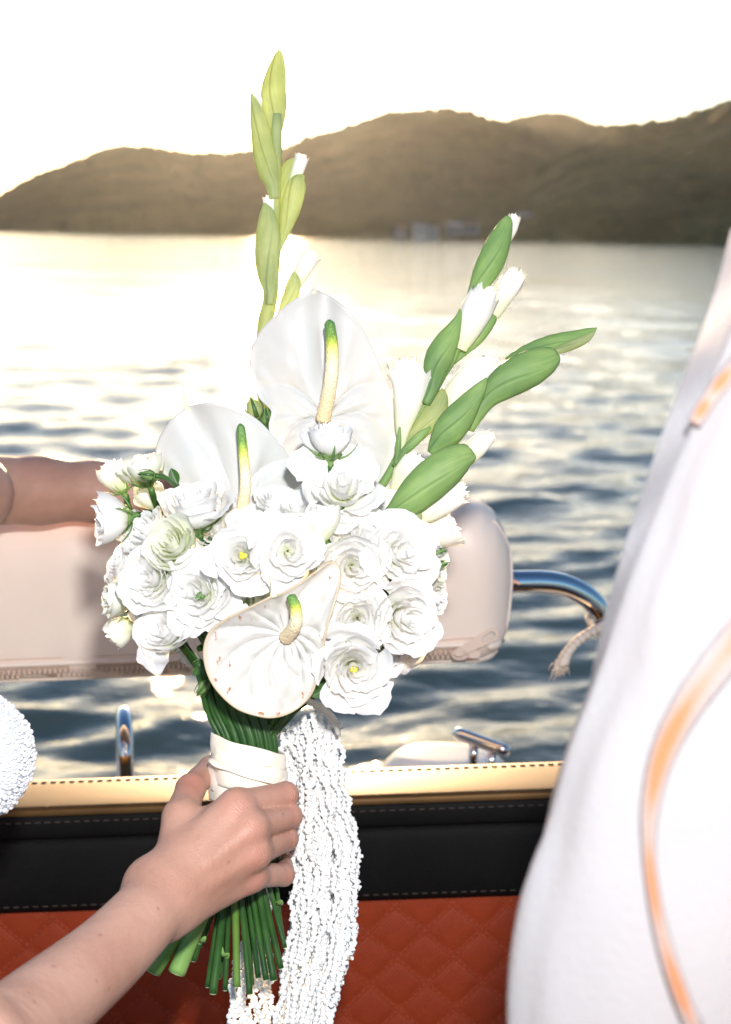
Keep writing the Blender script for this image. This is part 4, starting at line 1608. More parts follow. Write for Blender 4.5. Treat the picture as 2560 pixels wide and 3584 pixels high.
def frilled(pts, conv, scale, d, parent, name='bud', layers=3, seed=0, dd=0.0, mat='glad_petal', fl=0.25):
    """rolled white petals emerging from a sheath: nested tubes with ruffled open tips; pts from base to tip"""
    g = np.random.RandomState(900 + seed)
    root = None
    for L in range(layers):
        p = spline([(a, b, c) for a, b, c in pts], 16)
        sc_ = 1.0 - 0.24 * L
        q3 = np.array([tuple(P(*conv(a, b), d + dd * i / 15)) for i, (a, b, c) in enumerate(p)])
        w3 = np.array([max(0.5, c) / scale * d / F_PX for a, b, c in p]) * sc_
        tg = np.gradient(q3, axis=0)
        ln = np.linalg.norm(tg, axis=1).mean()
        tg /= np.linalg.norm(tg, axis=1)[:, None]
        fw = np.array(FWD)
        seg = 34
        p1, p2, p3 = g.uniform(0, 6.28, 3)
        v, gr = [], []
        for i in range(16):
            t = i / 15
            s = np.cross(tg[i], fw); s /= np.linalg.norm(s)
            b = np.cross(s, tg[i])
            for k in range(seg + 1):
                a = (2 * math.pi + 0.9) * k / seg + p1      # rolled past itself
                e = t ** 4
                rw = w3[i] * (1 + 0.07 * (k / seg - 0.5) + e * (0.10 * math.sin(7 * a + p2) + 0.07 * math.sin(13 * a + p3)) + fl * e * (0.3 if L else 0.6))
                up = e * ln * (1.1 * math.sin(2.5 * a + p3) + 0.5 * math.sin(9 * a + p2) + 0.35 * math.sin(17 * a + p1)) + L * ln * 0.3 * e
                v.append(q3[i] + rw * (math.cos(a) * s - 0.7 * math.sin(a) * b) + tg[i] * up)
                gr.append(t)
        o = mesh_obj(name if L == 0 else 'petal', v, grid_faces(16, seg + 1), M[mat], parent, True, {'grow': gr})
    return o


def stemtube(pts, d, parent, conv=None, mat='bract', name='stem', flat=1.0, n=30):
    p = spline(pts, n)
    q = np.array([tuple(P(*(conv(a, b) if conv else (a, b)), d + e)) for a, b, c, e in p])
    w = np.array([c * d / F_PX for a, b, c, e in p])
    mb = MB()
    mb.add(*tube_geo(q, w, 12, flat=flat))
    return mb.build(name, M[mat], parent)


g1 = part_empty('gladiolus', P(930, 1150, 1.13), bq)
g1['label'] = 'tallest gladiolus, rising straight up against the hills'
S7 = 2.068
stemtube([(350, 620, 18, 0.0), (345, 1000, 20, 0.0), (335, 1200, 21, 0), (330, 1500, 22, 0), (310, 1900, 27, 0), (290, 2020, 27, 0), (260, 2190, 29, 0), (240, 2500, 29, 0), (330, 3000, 27, 0.0)], 1.13, g1, Z7, 'bract_pale')
sheath([(367, 155, 8), (364, 200, 36), (345, 320, 72), (325, 450, 92), (325, 560, 96), (330, 680, 74), (336, 800, 40), (345, 950, 24)], Z7, S7, 1.132, 'bract', 'bract_pale', g1, flat=0.55)
sheath([(165, 468, 8), (182, 520, 26), (207, 620, 52), (232, 750, 70), (258, 900, 82), (290, 1040, 76), (318, 1130, 50), (332, 1230, 36)], Z7, S7, 1.124, 'bract', 'bract_pale', g1)
frilled([(215, 640, 26), (215, 560, 30), (222, 500, 26)], Z7, S7, 1.130, g1, 'bud', 2, 1)
frilled([(470, 1120, 40), (508, 1010, 46), (536, 930, 44)], Z7, S7, 1.132, g1, 'bud', 2, 2)
sheath([(480, 935, 4), (440, 990, 40), (410, 1080, 40), (390, 1200, 22), (375, 1350, 12)], Z7, S7, 1.138, 'bract', 'bract_pale', g1)
sheath([(545, 1060, 10), (505, 1110, 62), (470, 1220, 76), (442, 1330, 70), (412, 1450, 44), (385, 1550, 26), (355, 1640, 16)], Z7, S7, 1.126, 'bract', 'bract_pale', g1)
frilled([(310, 1400, 40), (300, 1300, 46), (296, 1225, 44)], Z7, S7, 1.128, g1, 'bud', 2, 3)
sheath([(258, 1262, 8), (278, 1330, 52), (287, 1450, 82), (282, 1600, 94), (286, 1720, 90), (290, 1820, 72), (300, 1920, 46), (296, 2000, 30)], Z7, S7, 1.122, 'bract', 'bract_pale', g1)
frilled([(480, 1850, 52), (545, 1740, 62), (600, 1640, 62)], Z7, S7, 1.134, g1, 'bud', 3, 4)
sheath([(470, 1760, 14), (470, 1830, 52), (445, 1940, 62), (405, 2040, 52), (370, 2140, 34), (330, 2250, 20)], Z7, S7, 1.126, 'bract', 'bract_pale', g1)

g2 = part_empty('gladiolus', P(1340, 1690, 1.10), bq)
g2['label'] = 'gladiolus leaning over the houses on the shore, five white buds'
S8 = 1.624
stemtube([(700, 640, 10, 0), (640, 870, 14, 0), (560, 1000, 18, 0), (470, 1160, 20, 0), (380, 1330, 18, 0), (310, 1470, 15, 0), (230, 1610, 15, 0.0), (60, 1850, 15, -0.01)], 1.105, g2, Z8, 'bract')
frilled([(900, 260, 34), (950, 170, 40), (978, 100, 30)], Z8, S8, 1.108, g2, 'bud', 2, 11)
sheath([(940, 92, 14), (930, 130, 38), (890, 230, 66), (845, 340, 78), (795, 440, 66), (745, 530, 38), (700, 620, 16)], Z8, S8, 1.104, 'bract', 'bract', g2)
frilled([(850, 660, 40), (900, 560, 58), (950, 480, 64), (985, 420, 50)], Z8, S8, 1.112, g2, 'bud', 3, 12)
sheath([(868, 620, 8), (840, 680, 34), (770, 780, 36), (690, 860, 26), (620, 930, 14)], Z8, S8, 1.110, 'bract', 'bract', g2)
frilled([(665, 850, 40), (710, 740, 72), (765, 620, 86), (810, 520, 72)], Z8, S8, 1.100, g2, 'bud', 3, 13)
sheath([(668, 620, 6), (655, 680, 26), (610, 770, 58), (562, 860, 78), (530, 940, 74), (520, 1010, 52), (505, 1080, 38), (470, 1160, 28)], Z8, S8, 1.096, 'bract', 'bract', g2)
frilled([(560, 1230, 50), (640, 1110, 72), (740, 1000, 78), (830, 925, 62)], Z8, S8, 1.108, g2, 'bud', 3, 14)
sheath([(572, 1075, 10), (555, 1130, 48), (515, 1220, 66), (440, 1310, 52), (375, 1390, 36), (320, 1470, 20)], Z8, S8, 1.100, 'bract', 'bract_pale', g2)
sheath([(500, 1290, 6), (440, 1340, 26), (380, 1400, 26), (330, 1450, 18), (290, 1510, 12)], Z8, S8, 1.094, 'bract', 'bract', g2)
frilled([(330, 1420, 14), (345, 1290, 46), (370, 1160, 78), (385, 1050, 96), (390, 960, 112)], Z8, S8, 1.098, g2, 'floret', 4, 15, fl=0.5)
sheath([(325, 1290, 6), (318, 1370, 16), (312, 1440, 16), (300, 1500, 10)], Z8, S8, 1.090, 'bract', 'bract', g2)

g3 = part_empty('gladiolus', P(1400, 1800, 1.07), bq)
g3['label'] = 'lowest gladiolus, leaning out over the end of the cushion'
stemtube([(1000, 900, 10, 0), (800, 1120, 18, 0), (700, 1280, 20, 0), (560, 1450, 20, 0), (400, 1650, 18, 0), (230, 1830, 16, 0), (60, 2000, 15, 0)], 1.085, g3, Z8, 'bract')
sheath([(1446, 726, 3), (1400, 752, 26), (1320, 782, 42), (1230, 806, 52), (1130, 842, 58), (1030, 885, 54), (940, 930, 40)], Z8, S8, 1.10, 'bract', 'bract', g3)
sheath([(1440, 745, 3), (1380, 790, 24), (1290, 830, 28), (1210, 860, 20)], Z8, S8, 1.094, 'bract', 'bract_pale', g3)
frilled([(1190, 900, 30), (1230, 905, 30), (1262, 908, 22)], Z8, S8, 1.09, g3, 'bud', 2, 21)
sheath([(1222, 868, 20), (1205, 880, 52), (1150, 912, 84), (1060, 958, 104), (960, 1012, 102), (880, 1070, 84), (815, 1135, 58), (760, 1220, 44), (720, 1310, 26)], Z8, S8, 1.082, 'bract', 'bract', g3)
sheath([(818, 1012, 5), (785, 1065, 34), (730, 1140, 60), (660, 1235, 86), (595, 1315, 86), (540, 1385, 56), (500, 1440, 24)], Z8, S8, 1.076, 'bract', 'bract', g3)
frilled([(680, 1480, 50), (745, 1420, 58), (800, 1370, 50), (838, 1345, 30)], Z8, S8, 1.078, g3, 'bud', 3, 22)
sheath([(742, 1432, 24), (728, 1440, 50), (670, 1462, 84), (580, 1525, 110), (480, 1610, 114), (390, 1695, 98), (310, 1765, 66), (250, 1800, 38), (190, 1835, 12)], Z8, S8, 1.052, 'bract', 'bract', g3)
frilled([(400, 1820, 36), (490, 1760, 72), (590, 1690, 86), (672, 1645, 74)], Z8, S8, 1.062, g3, 'bud', 3, 23)
sheath([(440, 1770, 12), (420, 1790, 42), (370, 1825, 48), (330, 1850, 30), (290, 1880, 12)], Z8, S8, 1.055, 'bract', 'bract_pale', g3)
frilled([(380, 1950, 40), (480, 1900, 80), (560, 1860, 110), (610, 1830, 110)], Z8, S8, 1.078, g3, 'floret', 3, 24, fl=0.5)
frilled([(300, 1660, 40), (360, 1560, 80), (400, 1500, 92), (420, 1470, 90)], Z8, S8, 1.10, g3, 'floret', 3, 25, fl=0.4)


# ---- leaves in the gaps
def leaf(x0, y0, x1, y1, w, d, dd=0.0, curve=0.0, mat='leaf'):
    n, seg = 14, 7
    a, b = np.array(D(x0, y0, d)), np.array(D(x1, y1, d + dd))
    ax = b - a
    s = np.cross(ax, np.array(FWD)); s /= np.linalg.norm(s)
    fw = np.array(FWD)
    ww = w * K * d / F_PX
    v = []
    for i in range(n):
        t = i / (n - 1)
        wt = ww * math.sin(math.pi * min(1, t * 0.96 + 0.03)) ** 0.8
        for j in range(seg):
            q = (j / (seg - 1)) * 2 - 1
            v.append(a + ax * t + s * wt * q + fw * (-0.35 * wt * abs(q) + curve * math.sin(math.pi * t)) + s * curve * math.sin(math.pi * t))
    return mesh_obj('leaf', v, grid_faces(n, seg), M[mat], bq)


for q in ((690, 1545, 745, 1520, 16, 1.0), (700, 1460, 725, 1400, 12, 1.01), (712, 1470, 735, 1445, 14, 1.005), (468, 1190, 470, 1250, 18, 1.06), (700, 1240, 735, 1190, 26, 1.03),
          (835, 1300, 880, 1275, 22, 1.03), (850, 1290, 850, 1330, 20, 1.035), (600, 1310, 640, 1280, 22, 1.02), (480, 1250, 500, 1200, 24, 1.05), (620, 1120, 640, 1180, 30, 1.06),
          (395, 1075, 380, 1040, 12, 1.07), (600, 910, 590, 960, 12, 1.115), (300, 1370, 330, 1345, 18, 1.06), (455, 1400, 470, 1380, 20, 1.03), (430, 1500, 445, 1480, 9, 1.035),
          (560, 1290, 560, 1360, 40, 1.05), (700, 1330, 720, 1400, 50, 1.05), (830, 1400, 850, 1300, 50, 1.06), (420, 1250, 440, 1380, 50, 1.06), (600, 1180, 700, 1240, 50, 1.06), (500, 1380, 560, 1480, 60, 1.04), (760, 1340, 830, 1450, 60, 1.05)):
    leaf(*q)

# ---- stems above and below the hand
g = np.random.RandomState(3)
upper = []
for i in range(26):
    x0 = 690 + 250 * ((i * 0.618 + 0.1) % 1.0)
    t = (x0 - 690) / 250
    x1 = 752 + 190 * t + g.uniform(-10, 10)
    dpt = 1.055 + 0.0195 * math.sqrt(max(0.0, 1 - (2 * t - 1) ** 2)) * (-1 if i % 3 else 0.5)
    pts = [(690 + 200 * t + g.uniform(-30, 20), 2330 + g.uniform(-30, 30), g.uniform(10, 14), dpt - 1.05 - 0.01), (715 + 215 * t, 2480, 12, dpt - 1.05), (768 + 196 * t, 2600, 11, dpt - 1.05), (775 + 190 * t, 2750, 11, dpt - 1.05), (785 + 185 * t, 2900, 11, dpt - 1.05), (795 + 185 * t, 3060, 11, dpt - 1.05)]
    stemtube([(a, b, c * g.uniform(0.75, 1.15), e) for a, b, c, e in pts], 1.05, bq, None, 'stem')


def Z6(x, y):
    return x / 1.249, 2700 + y / 1.249


M['cut'] = simple('cut_stem', (0.45, 0.55, 0.28), (0.58, 0.64, 0.40), 300, 0.5)
low = [(860, 560, 660, 868, 46, -0.012, 'stem_pale'), (905, 560, 772, 880, 38, -0.014, 'stem_pale'), (930, 560, 845, 825, 16, 0.0, 'stem'),
       (965, 560, 908, 940, 12, 0.0, 'stem'), (985, 540, 932, 970, 17, -0.016, 'stem'), (1005, 540, 985, 955, 11, -0.008, 'stem'), (1030, 540, 1036, 940, 16, -0.014, 'stem_mid'),
       (1055, 540, 1093, 972, 13, -0.016, 'stem'), (1085, 540, 1130, 900, 12, -0.006, 'stem'), (1105, 540, 1165, 910, 13, -0.014, 'stem'), (1130, 520, 1198, 912, 15, -0.016, 'stem'),
       (1150, 520, 1228, 860, 14, -0.008, 'stem'), (1175, 500, 1247, 770, 10, -0.01, 'stem'), (950, 560, 880, 760, 12, 0.012, 'stem'), (1000, 560, 960, 900, 13, 0.012, 'stem'), (1075, 560, 1100, 930, 13, 0.012, 'stem'), (1120, 540, 1150, 800, 12, 0.012, 'stem'), (1195, 500, 1225, 700, 9, 0.012, 'stem'), (1200, 480, 1240, 740, 9, 0.0, 'stem')]
M['stem_mid'] = leaf_mat('olive_stem', (0.09, 0.19, 0.03), (0.14, 0.25, 0.05), 0.05, rough=0.35)
for x0, y0, x1, y1, w, e, mt in low:
    pts = [((x0 * 0.35 + 1040 * 0.65) / 1.249, 2940, w / 1.249 * 0.8, e * 0.3), (x0 / 1.249, 2700 + y0 / 1.249, w / 1.249, e), ((x0 * .45 + x1 * .55) / 1.249, 2700 + (y0 * .45 + y1 * .55) / 1.249, w / 1.249, e), (x1 / 1.249, 2700 + y1 / 1.249, w / 1.249 * 1.04, e * 1.3)]
    s = stemtube(pts, 1.055, bq, None, mt, n=20)
    # a leaf node on some stems: a swollen ring and a torn stub
    if (int(x0) % 3) == 0:
        tt = g.uniform(0.35, 0.85)
        cx_, cy_ = (x0 * (1 - tt) + x1 * tt) / 1.249, 2700 + (y0 * (1 - tt) + y1 * tt) / 1.249
        wpx = w / 1.249
        mb = MB()
        q = [P(cx_, cy_ - 9, 1.055 + e * 1.1), P(cx_, cy_ - 3, 1.055 + e * 1.1), P(cx_, cy_ + 3, 1.055 + e * 1.1), P(cx_, cy_ + 10, 1.055 + e * 1.1)]
        rr_ = wpx * 1.055 / F_PX
        mb.add(*tube_geo([tuple(z) for z in q], np.array([0.98, 1.22, 1.16, 0.98]) * rr_, 12))
        sg = g.choice([-1, 1])
        q = [P(cx_ + sg * wpx * 0.8, cy_ + 2, 1.050 + e), P(cx_ + sg * wpx * g.uniform(1.2, 1.6), cy_ - g.uniform(2, 14), 1.046 + e), P(cx_ + sg * wpx * g.uniform(1.5, 2.2), cy_ - g.uniform(8, 30), 1.046 + e)]
        mb.add(*tube_geo(spline([tuple(z) for z in q], 6), np.array([0.0028, 0.0026, 0.0020, 0.0014, 0.0008, 0.0003]), 6, flat=0.4))
        mb.build('leaf_node', M['stem_pale' if g.rand() < 0.5 else 'stem_mid'], s)
    # pale cut face
    a_, b_ = P(pts[2][0], pts[2][1], 1.055 + pts[2][3]), P(pts[3][0], pts[3][1], 1.055 + pts[3][3])
    ax_ = (b_ - a_).normalized()
    mb = MB()
    rr_ = pts[3][2] * 1.055 / F_PX
    mb.add(*tube_geo([tuple(b_ - ax_ * 0.0004), tuple(b_ + ax_ * 0.0006)], [rr_ * 0.9, rr_ * 0.84], 12))
    mb.build('cut_face', M['cut'], s)

# ---- ribbon: overlapping slanted wraps
rib = part_empty('ribbon', P(868, 2680, 1.055), bq)


def wrap(top, bot, r0, name='wrap', seedv=0, squash=0.9):
    """top/bot: (left y, right y) pixels of the band's edges"""
    n, seg = 9, 64
    v = []
    for i in range(n):
        t = i / (n - 1)
        for k in range(seg):
            a = 2 * math.pi * k / seg
            s = math.cos(a)
            yl = top[0] * (1 - t) + bot[0] * t
            yr = top[1] * (1 - t) + bot[1] * t
            cxp = np.interp(yl * 0.5 + yr * 0.5, [2560, 2650, 2760, 2800], [868, 870, 868, 868])
            rad = r0 + 0.0009 * math.sin(3 * a + seedv) + 0.0006 * math.sin(7 * a + 2 * seedv) + 0.0008 * math.sin(math.pi * t)
            py = yl + (yr - yl) * (0.5 + 0.5 * s) + 10 * math.sin(a) * -1 + 3 * math.sin(4 * a + seedv)
            c = P(cxp, py, 1.055)
            v.append(c + RGT * (rad * s) + FWD * (-rad * squash * math.sin(a)))
    o = mesh_obj(name, v, grid_faces(n, seg, True), M['ribbon'], rib)
    s_ = o.modifiers.new('thick', 'SOLIDIFY'); s_.thickness = 0.0005
    return o


wrap((2562, 2636), (2640, 2690), 0.0268, 'wrap', 0.3)
wrap((2602, 2690), (2690, 2740), 0.0278, 'wrap', 1.7)
wrap((2655, 2722), (2735, 2782), 0.0288, 'wrap', 2.9)
wrap((2690, 2745), (2760, 2795), 0.0280, 'wrap', 4.2)
wrap((2720, 2760), (2800, 2830), 0.0272, 'wrap', 5.5)
mb = MB()
pts = spline([tuple(P(*q)) for q in ((736, 2655, 1.04), (748, 2668, 1.030), (765, 2680, 1.029), (800, 2692, 1.027), (860, 2716, 1.0255), (930, 2735, 1.027), (985, 2748, 1.035))], 30)
mb.add(*tube_geo(pts, np.interp(np.linspace(0, 1, 30), [0, .1, .25, .6, 1], [.0008, .0032, .0026, .0014, .0005]), 8, flat=0.5))
mb.build('fold', M['ribbon'], rib)

# ---- hanging amaranth
am = part_empty('amaranth', P(1100, 2520, 1.07), bq)
am['label'] = 'white hanging amaranth, long fluffy tassels trailing below the roses'
iv, if_ = ico(1)
g = np.random.RandomState(21)


def strand(pts, rad, dens=1.0):
    p = spline(pts, 160)
    q = np.array([tuple(P(a, b, c)) for a, b, c in p])
    q[:, 0] += 0.0016 * np.sin(np.arange(160) * 0.21 + g.uniform(0, 6)) + 0.001 * np.sin(np.arange(160) * 0.5 + g.uniform(0, 6))
    seg = np.linalg.norm(np.diff(q, axis=0), axis=1)
    L = np.concatenate([[0], np.cumsum(seg)])
    n = int(L[-1] / 0.00125 * dens)
    phase, ph2 = g.uniform(0, 6.28, 2)
    V_, F_ = [], []
    fs = np.array(if_)
    for i in range(n):
        s = L[-1] * (i + g.rand()) / n
        c = np.array([np.interp(s, L, q[:, k]) for k in range(3)])
        big = 0.74 + 0.30 * math.sin(s * 2 * math.pi / 0.0044 + phase + 0.8 * math.sin(s / 0.013 + ph2)) + g.normal(0, 0.10)
        if i % 37 == 0: big *= 0.4
        a = g.uniform(0, 6.28)
        off = rad * 0.62 * np.array([math.cos(a), math.sin(a), g.normal(0, .3)])
        r_ = rad * 0.42 * max(0.4, big)
        sp_ = 0.8 + 0.9 * g.rand(len(iv)) ** 2.5
        V_.append(c + off * big + iv * (sp_ * r_)[:, None])
        F_.append(fs + i * len(iv))
    arc = np.linspace(0, L[-1], 220)
    cq = np.stack([np.interp(arc, L, q[:, k]) for k in range(3)], -1)
    cr = rad * (0.62 + 0.22 * np.sin(arc * 2 * math.pi / 0.0044 + phase + 0.8 * np.sin(arc / 0.013 + ph2)))
    tv, tf = tube_geo(cq, cr, 7, caps=False)
    nb = sum(len(z) for z in V_)
    V_.append(tv)
    tf = np.array(tf)
    F_.append(np.concatenate([tf[:, [0, 1, 2]], tf[:, [0, 2, 3]]]) + nb)
    o = mesh_obj('strand', np.concatenate(V_), np.concatenate(F_), M['fuzz'], am, True, {'grow': np.ones(nb + len(tv))})
    return o


# top tuft, then strands: (x, y, d) down the picture
for i in range(46):
    t = (i + 0.5) / 46
    x0 = 985 + 205 * ((i * 0.618) % 1.0)
    y0 = 2560 - 80 * math.sin(math.pi * min(1, max(0, (x0 - 985) / 230))) + g.uniform(0, 60)
    xm = np.interp(t, [0, 1], [1035, 1244]) + g.uniform(-9, 9)
    xl = np.interp(t, [0, 1], [1008, 1238]) + g.uniform(-9, 9)
    xe = np.interp(t, [0, 1], [968, 1180]) + g.uniform(-14, 14)
    ln = 3640 + g.uniform(-50, 60) if t < 0.84 else g.uniform(3360, 3560)
    dpt = 1.080 + 0.034 * g.rand() - (0.012 if i % 3 == 0 else 0)
    strand([(x0, y0, dpt), (x0 * 0.55 + xm * 0.45, 2720, dpt), (xm, 2940, dpt), ((xm + xl) / 2 + 6, 3120, dpt), (xl, 3300, dpt), (xe, ln, dpt)], 0.0031)
for i in range(9):      # the back tress, left of the gap
    t = (i + 0.5) / 9
    x0 = 900 + 60 * t
    xe = np.interp(t, [0, 1], [800, 955]) + g.uniform(-6, 6)
    dpt = 1.10 + 0.012 * g.rand()
    strand([(x0, 3000, dpt), (x0 - 20, 3200, dpt), (xe * .7 + x0 * .3 - 10, 3380, dpt), (xe, 3480, dpt), (xe + 6 * (1 - t), 3660, dpt)], 0.0030)
# bare white flower stalk at the top of the amaranth
stemtube([(1075, 2452, 12, 0), (1120, 2475, 15, 0), (1170, 2520, 12, 0.0), (1185, 2570, 7, 0.01)], 1.06, am, None, 'filament', name='stalk')

# ------------------------------------------------------------------ people
def surface_nets(fn, org, ax, n, h):
    """naive surface nets on a grid: org + ax @ (i,j,k)*h; fn takes (m,3) world points"""
    nx, ny, nz = n
    I, J, Kk = np.meshgrid(np.arange(nx), np.arange(ny), np.arange(nz), indexing='ij')
    loc = np.stack([I, J, Kk], -1).reshape(-1, 3).astype(np.float32) * h
    val = np.empty(len(loc), dtype=np.float32)
    A = ax.astype(np.float32)
    step = 400000
    for s in range(0, len(loc), step):
        val[s:s + step] = fn(loc[s:s + step] @ A.T + org.astype(np.float32))
    V = val.reshape(n)
    ins = V < 0
    cnt = np.zeros((nx - 1, ny - 1, nz - 1), dtype=np.int8)
    acc = np.zeros((nx - 1, ny - 1, nz - 1, 3), dtype=np.float32)
    wsum = np.zeros((nx - 1, ny - 1, nz - 1), dtype=np.float32)
    cs = [(a, b, c) for a in (0, 1) for b in (0, 1) for c in (0, 1)]

    def sub(M_, o):
        return M_[o[0]:o[0] + nx - 1, o[1]:o[1] + ny - 1, o[2]:o[2] + nz - 1]
    for i in range(8):
        for d in range(3):
            if cs[i][d] == 0:
                o2 = list(cs[i]); o2[d] = 1
                a, b = sub(V, cs[i]), sub(V, o2)
                m = (a < 0) != (b < 0)
                t = np.where(m, a / np.where(m, a - b, 1), 0)
                for e in range(3):
                    base = cs[i][e] + (t if e == d else 0)
                    acc[..., e] += np.where(m, base, 0)
                wsum += m
    act = wsum > 0
    idx = -np.ones(act.shape, dtype=np.int64)
    idx[act] = np.arange(act.sum())
    cell = np.stack(np.nonzero(act), -1)
    vl = (cell + acc[act] / wsum[act][:, None]) * h
    faces = []
    for d in range(3):
        e1, e2 = (d + 1) % 3, (d + 2) % 3
        sl0 = [slice(None)] * 3; sl1 = [slice(None)] * 3
        sl0[d] = slice(0, -1); sl1[d] = slice(1, None)
        a, b = ins[tuple(sl0)], ins[tuple(sl1)]
        ch = np.stack(np.nonzero(a != b), -1)
        lim = np.array(act.shape)
        ok = (ch[:, e1] > 0) & (ch[:, e2] > 0) & (ch[:, e1] < lim[e1]) & (ch[:, e2] < lim[e2]) & (ch[:, d] < lim[d])
        ch = ch[ok]
        flip = a[tuple(ch.T)]
        q = []
        for (u_, w_) in ((-1, -1), (0, -1), (0, 0), (-1, 0)):
            c = ch.copy(); c[:, e1] += u_; c[:, e2] += w_
            q.append(idx[tuple(c.T)])
        q = np.stack(q, -1)
        q = np.where(flip[:, None], q, q[:, ::-1])
        faces.append(q)
    faces = np.concatenate(faces)
    faces = faces[(faces >= 0).all(1)]
    return vl @ ax.T + org, faces


def cap(p, a, b, ra, rb, flat=None, fs=1.0):
    a = np.asarray(a, dtype=np.float32); b = np.asarray(b, dtype=np.float32)
    ba = b - a
    pa = p - a
    t = np.clip(pa @ ba / max(ba @ ba, 1e-9), 0, 1)
    q = pa - t[:, None] * ba
    if flat is not None:
        fl = np.asarray(flat, dtype=np.float32)
        k = q @ fl
        q = q + (fs - 1) * k[:, None] * fl
    return np.sqrt((q * q).sum(1)) - (ra + (rb - ra) * t)


def smin(a, b, k):
    h = np.clip(0.5 + 0.5 * (b - a) / k, 0, 1)
    return b + (a - b) * h - k * h * (1 - h)


FWn = np.array(FWD)
pt = lambda q: np.array(P(*q))

# --- the near arm and the hand that holds the bouquet
W0 = (568, 3130, 0.958)
arm_pts = [((-140, 3790, 0.715), 0.038), ((25, 3650, 0.775), 0.0305), ((172, 3515, 0.83), 0.0275), ((365, 3352, 0.892), 0.0252), ((500, 3215, 0.935), 0.0238), (W0, 0.0232)]
sh_r = np.array((-0.47, 0.86, 1.38))
MCP = [(828, 2818, 0.993), (876, 2898, 0.984), (890, 2985, 0.986), (880, 3064, 0.996)]
CAR = [(612, 3050, 0.966), (624, 3090, 0.960), (632, 3130, 0.960), (640, 3162, 0.966)]
PIP = [(1000, 2782, 1.028), (1013, 2857, 1.026), (1001, 2936, 1.027), (992, 3062, 1.032)]
DIP = [(992, 2792, 1.085), (996, 2868, 1.086), (986, 2944, 1.084), (992, 3016, 1.080)]
TIP = [(925, 2800, 1.098), (925, 2878, 1.100), (918, 2952, 1.098), (940, 2992, 1.094)]
FR = [(0.0112, 0.0093, 0.0088, 0.0072), (0.0115, 0.0092, 0.0088, 0.0072), (0.0110, 0.0088, 0.0084, 0.0070), (0.0103, 0.0080, 0.0075, 0.0062)]


def hand_sdf(p):
    palm = cap(p, pt(W0), pt((630, 3105, 0.968)), 0.0225, 0.021, FWn, 1.25)
    for i in range(4):
        palm = smin(palm, cap(p, pt(CAR[i]), pt(MCP[i]), 0.0150, FR[i][0] + 0.0004), 0.010)
        palm = smin(palm, cap(p, pt(MCP[i]) - FWn * 0.003, pt(MCP[i]) - FWn * 0.003, 0.0080, 0.0080), 0.008)
    for a, b, r0, r1 in (((700, 3040, 0.985), (820, 2950, 1.005), 0.017, 0.014), ((650, 3000, 0.975), (800, 2870, 0.998), 0.015, 0.011), ((650, 3130, 0.972), (830, 3050, 1.0), 0.016, 0.012)):
        palm = smin(palm, cap(p, pt(a), pt(b), r0, r1), 0.012)
    for i in range(3):      # tendons over the back of the hand
        palm = smin(palm, cap(p, pt(CAR[i]) - FWn * 0.0125, pt(MCP[i]) - FWn * 0.0098, 0.0030, 0.0026), 0.006)
    # thumb
    th = cap(p, pt((622, 3020, 0.975)), pt((634, 2862, 0.997)), 0.0165, 0.0128)
    th = smin(th, cap(p, pt((634, 2862, 0.997)), pt((668, 2760, 1.030)), 0.0122, 0.0104), 0.005)
    th = smin(th, cap(p, pt((668, 2760, 1.030)), pt((735, 2690, 1.075)), 0.0104, 0.0088), 0.004)
    th = smin(th, cap(p, pt((735, 2690, 1.075)), pt((770, 2665, 1.092)), 0.0088, 0.0070), 0.004)
    web = cap(p, pt((640, 2900, 0.995)), pt((800, 2840, 1.0)), 0.0085, 0.008)
    palm = smin(palm, web, 0.008)
    palm = smin(palm, th, 0.007)
    fing = None
    for i in range(4):
        r = FR[i]
        f = cap(p, pt(MCP[i]), pt(PIP[i]), r[0] - 0.0008, r[1])
        f = smin(f, cap(p, pt(PIP[i]), pt(DIP[i]), r[1], r[2]), 0.003)
        f = smin(f, cap(p, pt(DIP[i]), pt(TIP[i]), r[2], r[3]), 0.003)
        fing = f if fing is None else smin(fing, f, 0.0012)
    return smin(palm, fing, 0.0055)


arm_sp = spline([(*a, r) for a, r in arm_pts], 26)


def arm_sdf(p):
    d = None
    for q0, q1 in zip(arm_sp[:-1], arm_sp[1:]):
        c = cap(p, pt(q0[:3]), pt(q1[:3]), q0[3], q1[3])
        d = c if d is None else np.minimum(d, c)
    d = smin(d, cap(p, pt(arm_pts[0][0]), 0.30 * sh_r + 0.70 * pt(arm_pts[0][0]), 0.038, 0.0395), 0.01)
    # ulna head
    d = smin(d, cap(p, pt((606, 3222, 0.955)), pt((590, 3240, 0.952)), 0.0075, 0.0075), 0.014)
    d = smin(d, cap(p, pt((500, 3055, 0.962)), pt((490, 3065, 0.960)), 0.0055, 0.0055), 0.014)
    return d


def near_sdf(p):
    return smin(arm_sdf(p), hand_sdf(p), 0.014)


a_, b_ = pt((20, 3650, 0.77)), pt((1010, 2880, 1.05))
zx = (b_ - a_) / np.linalg.norm(b_ - a_)
zy = np.cross(zx, FWn); zy /= np.linalg.norm(zy)
zz_ = np.cross(zx, zy)
AX = np.stack([zx, zy, zz_], -1)
h_ = 0.00165
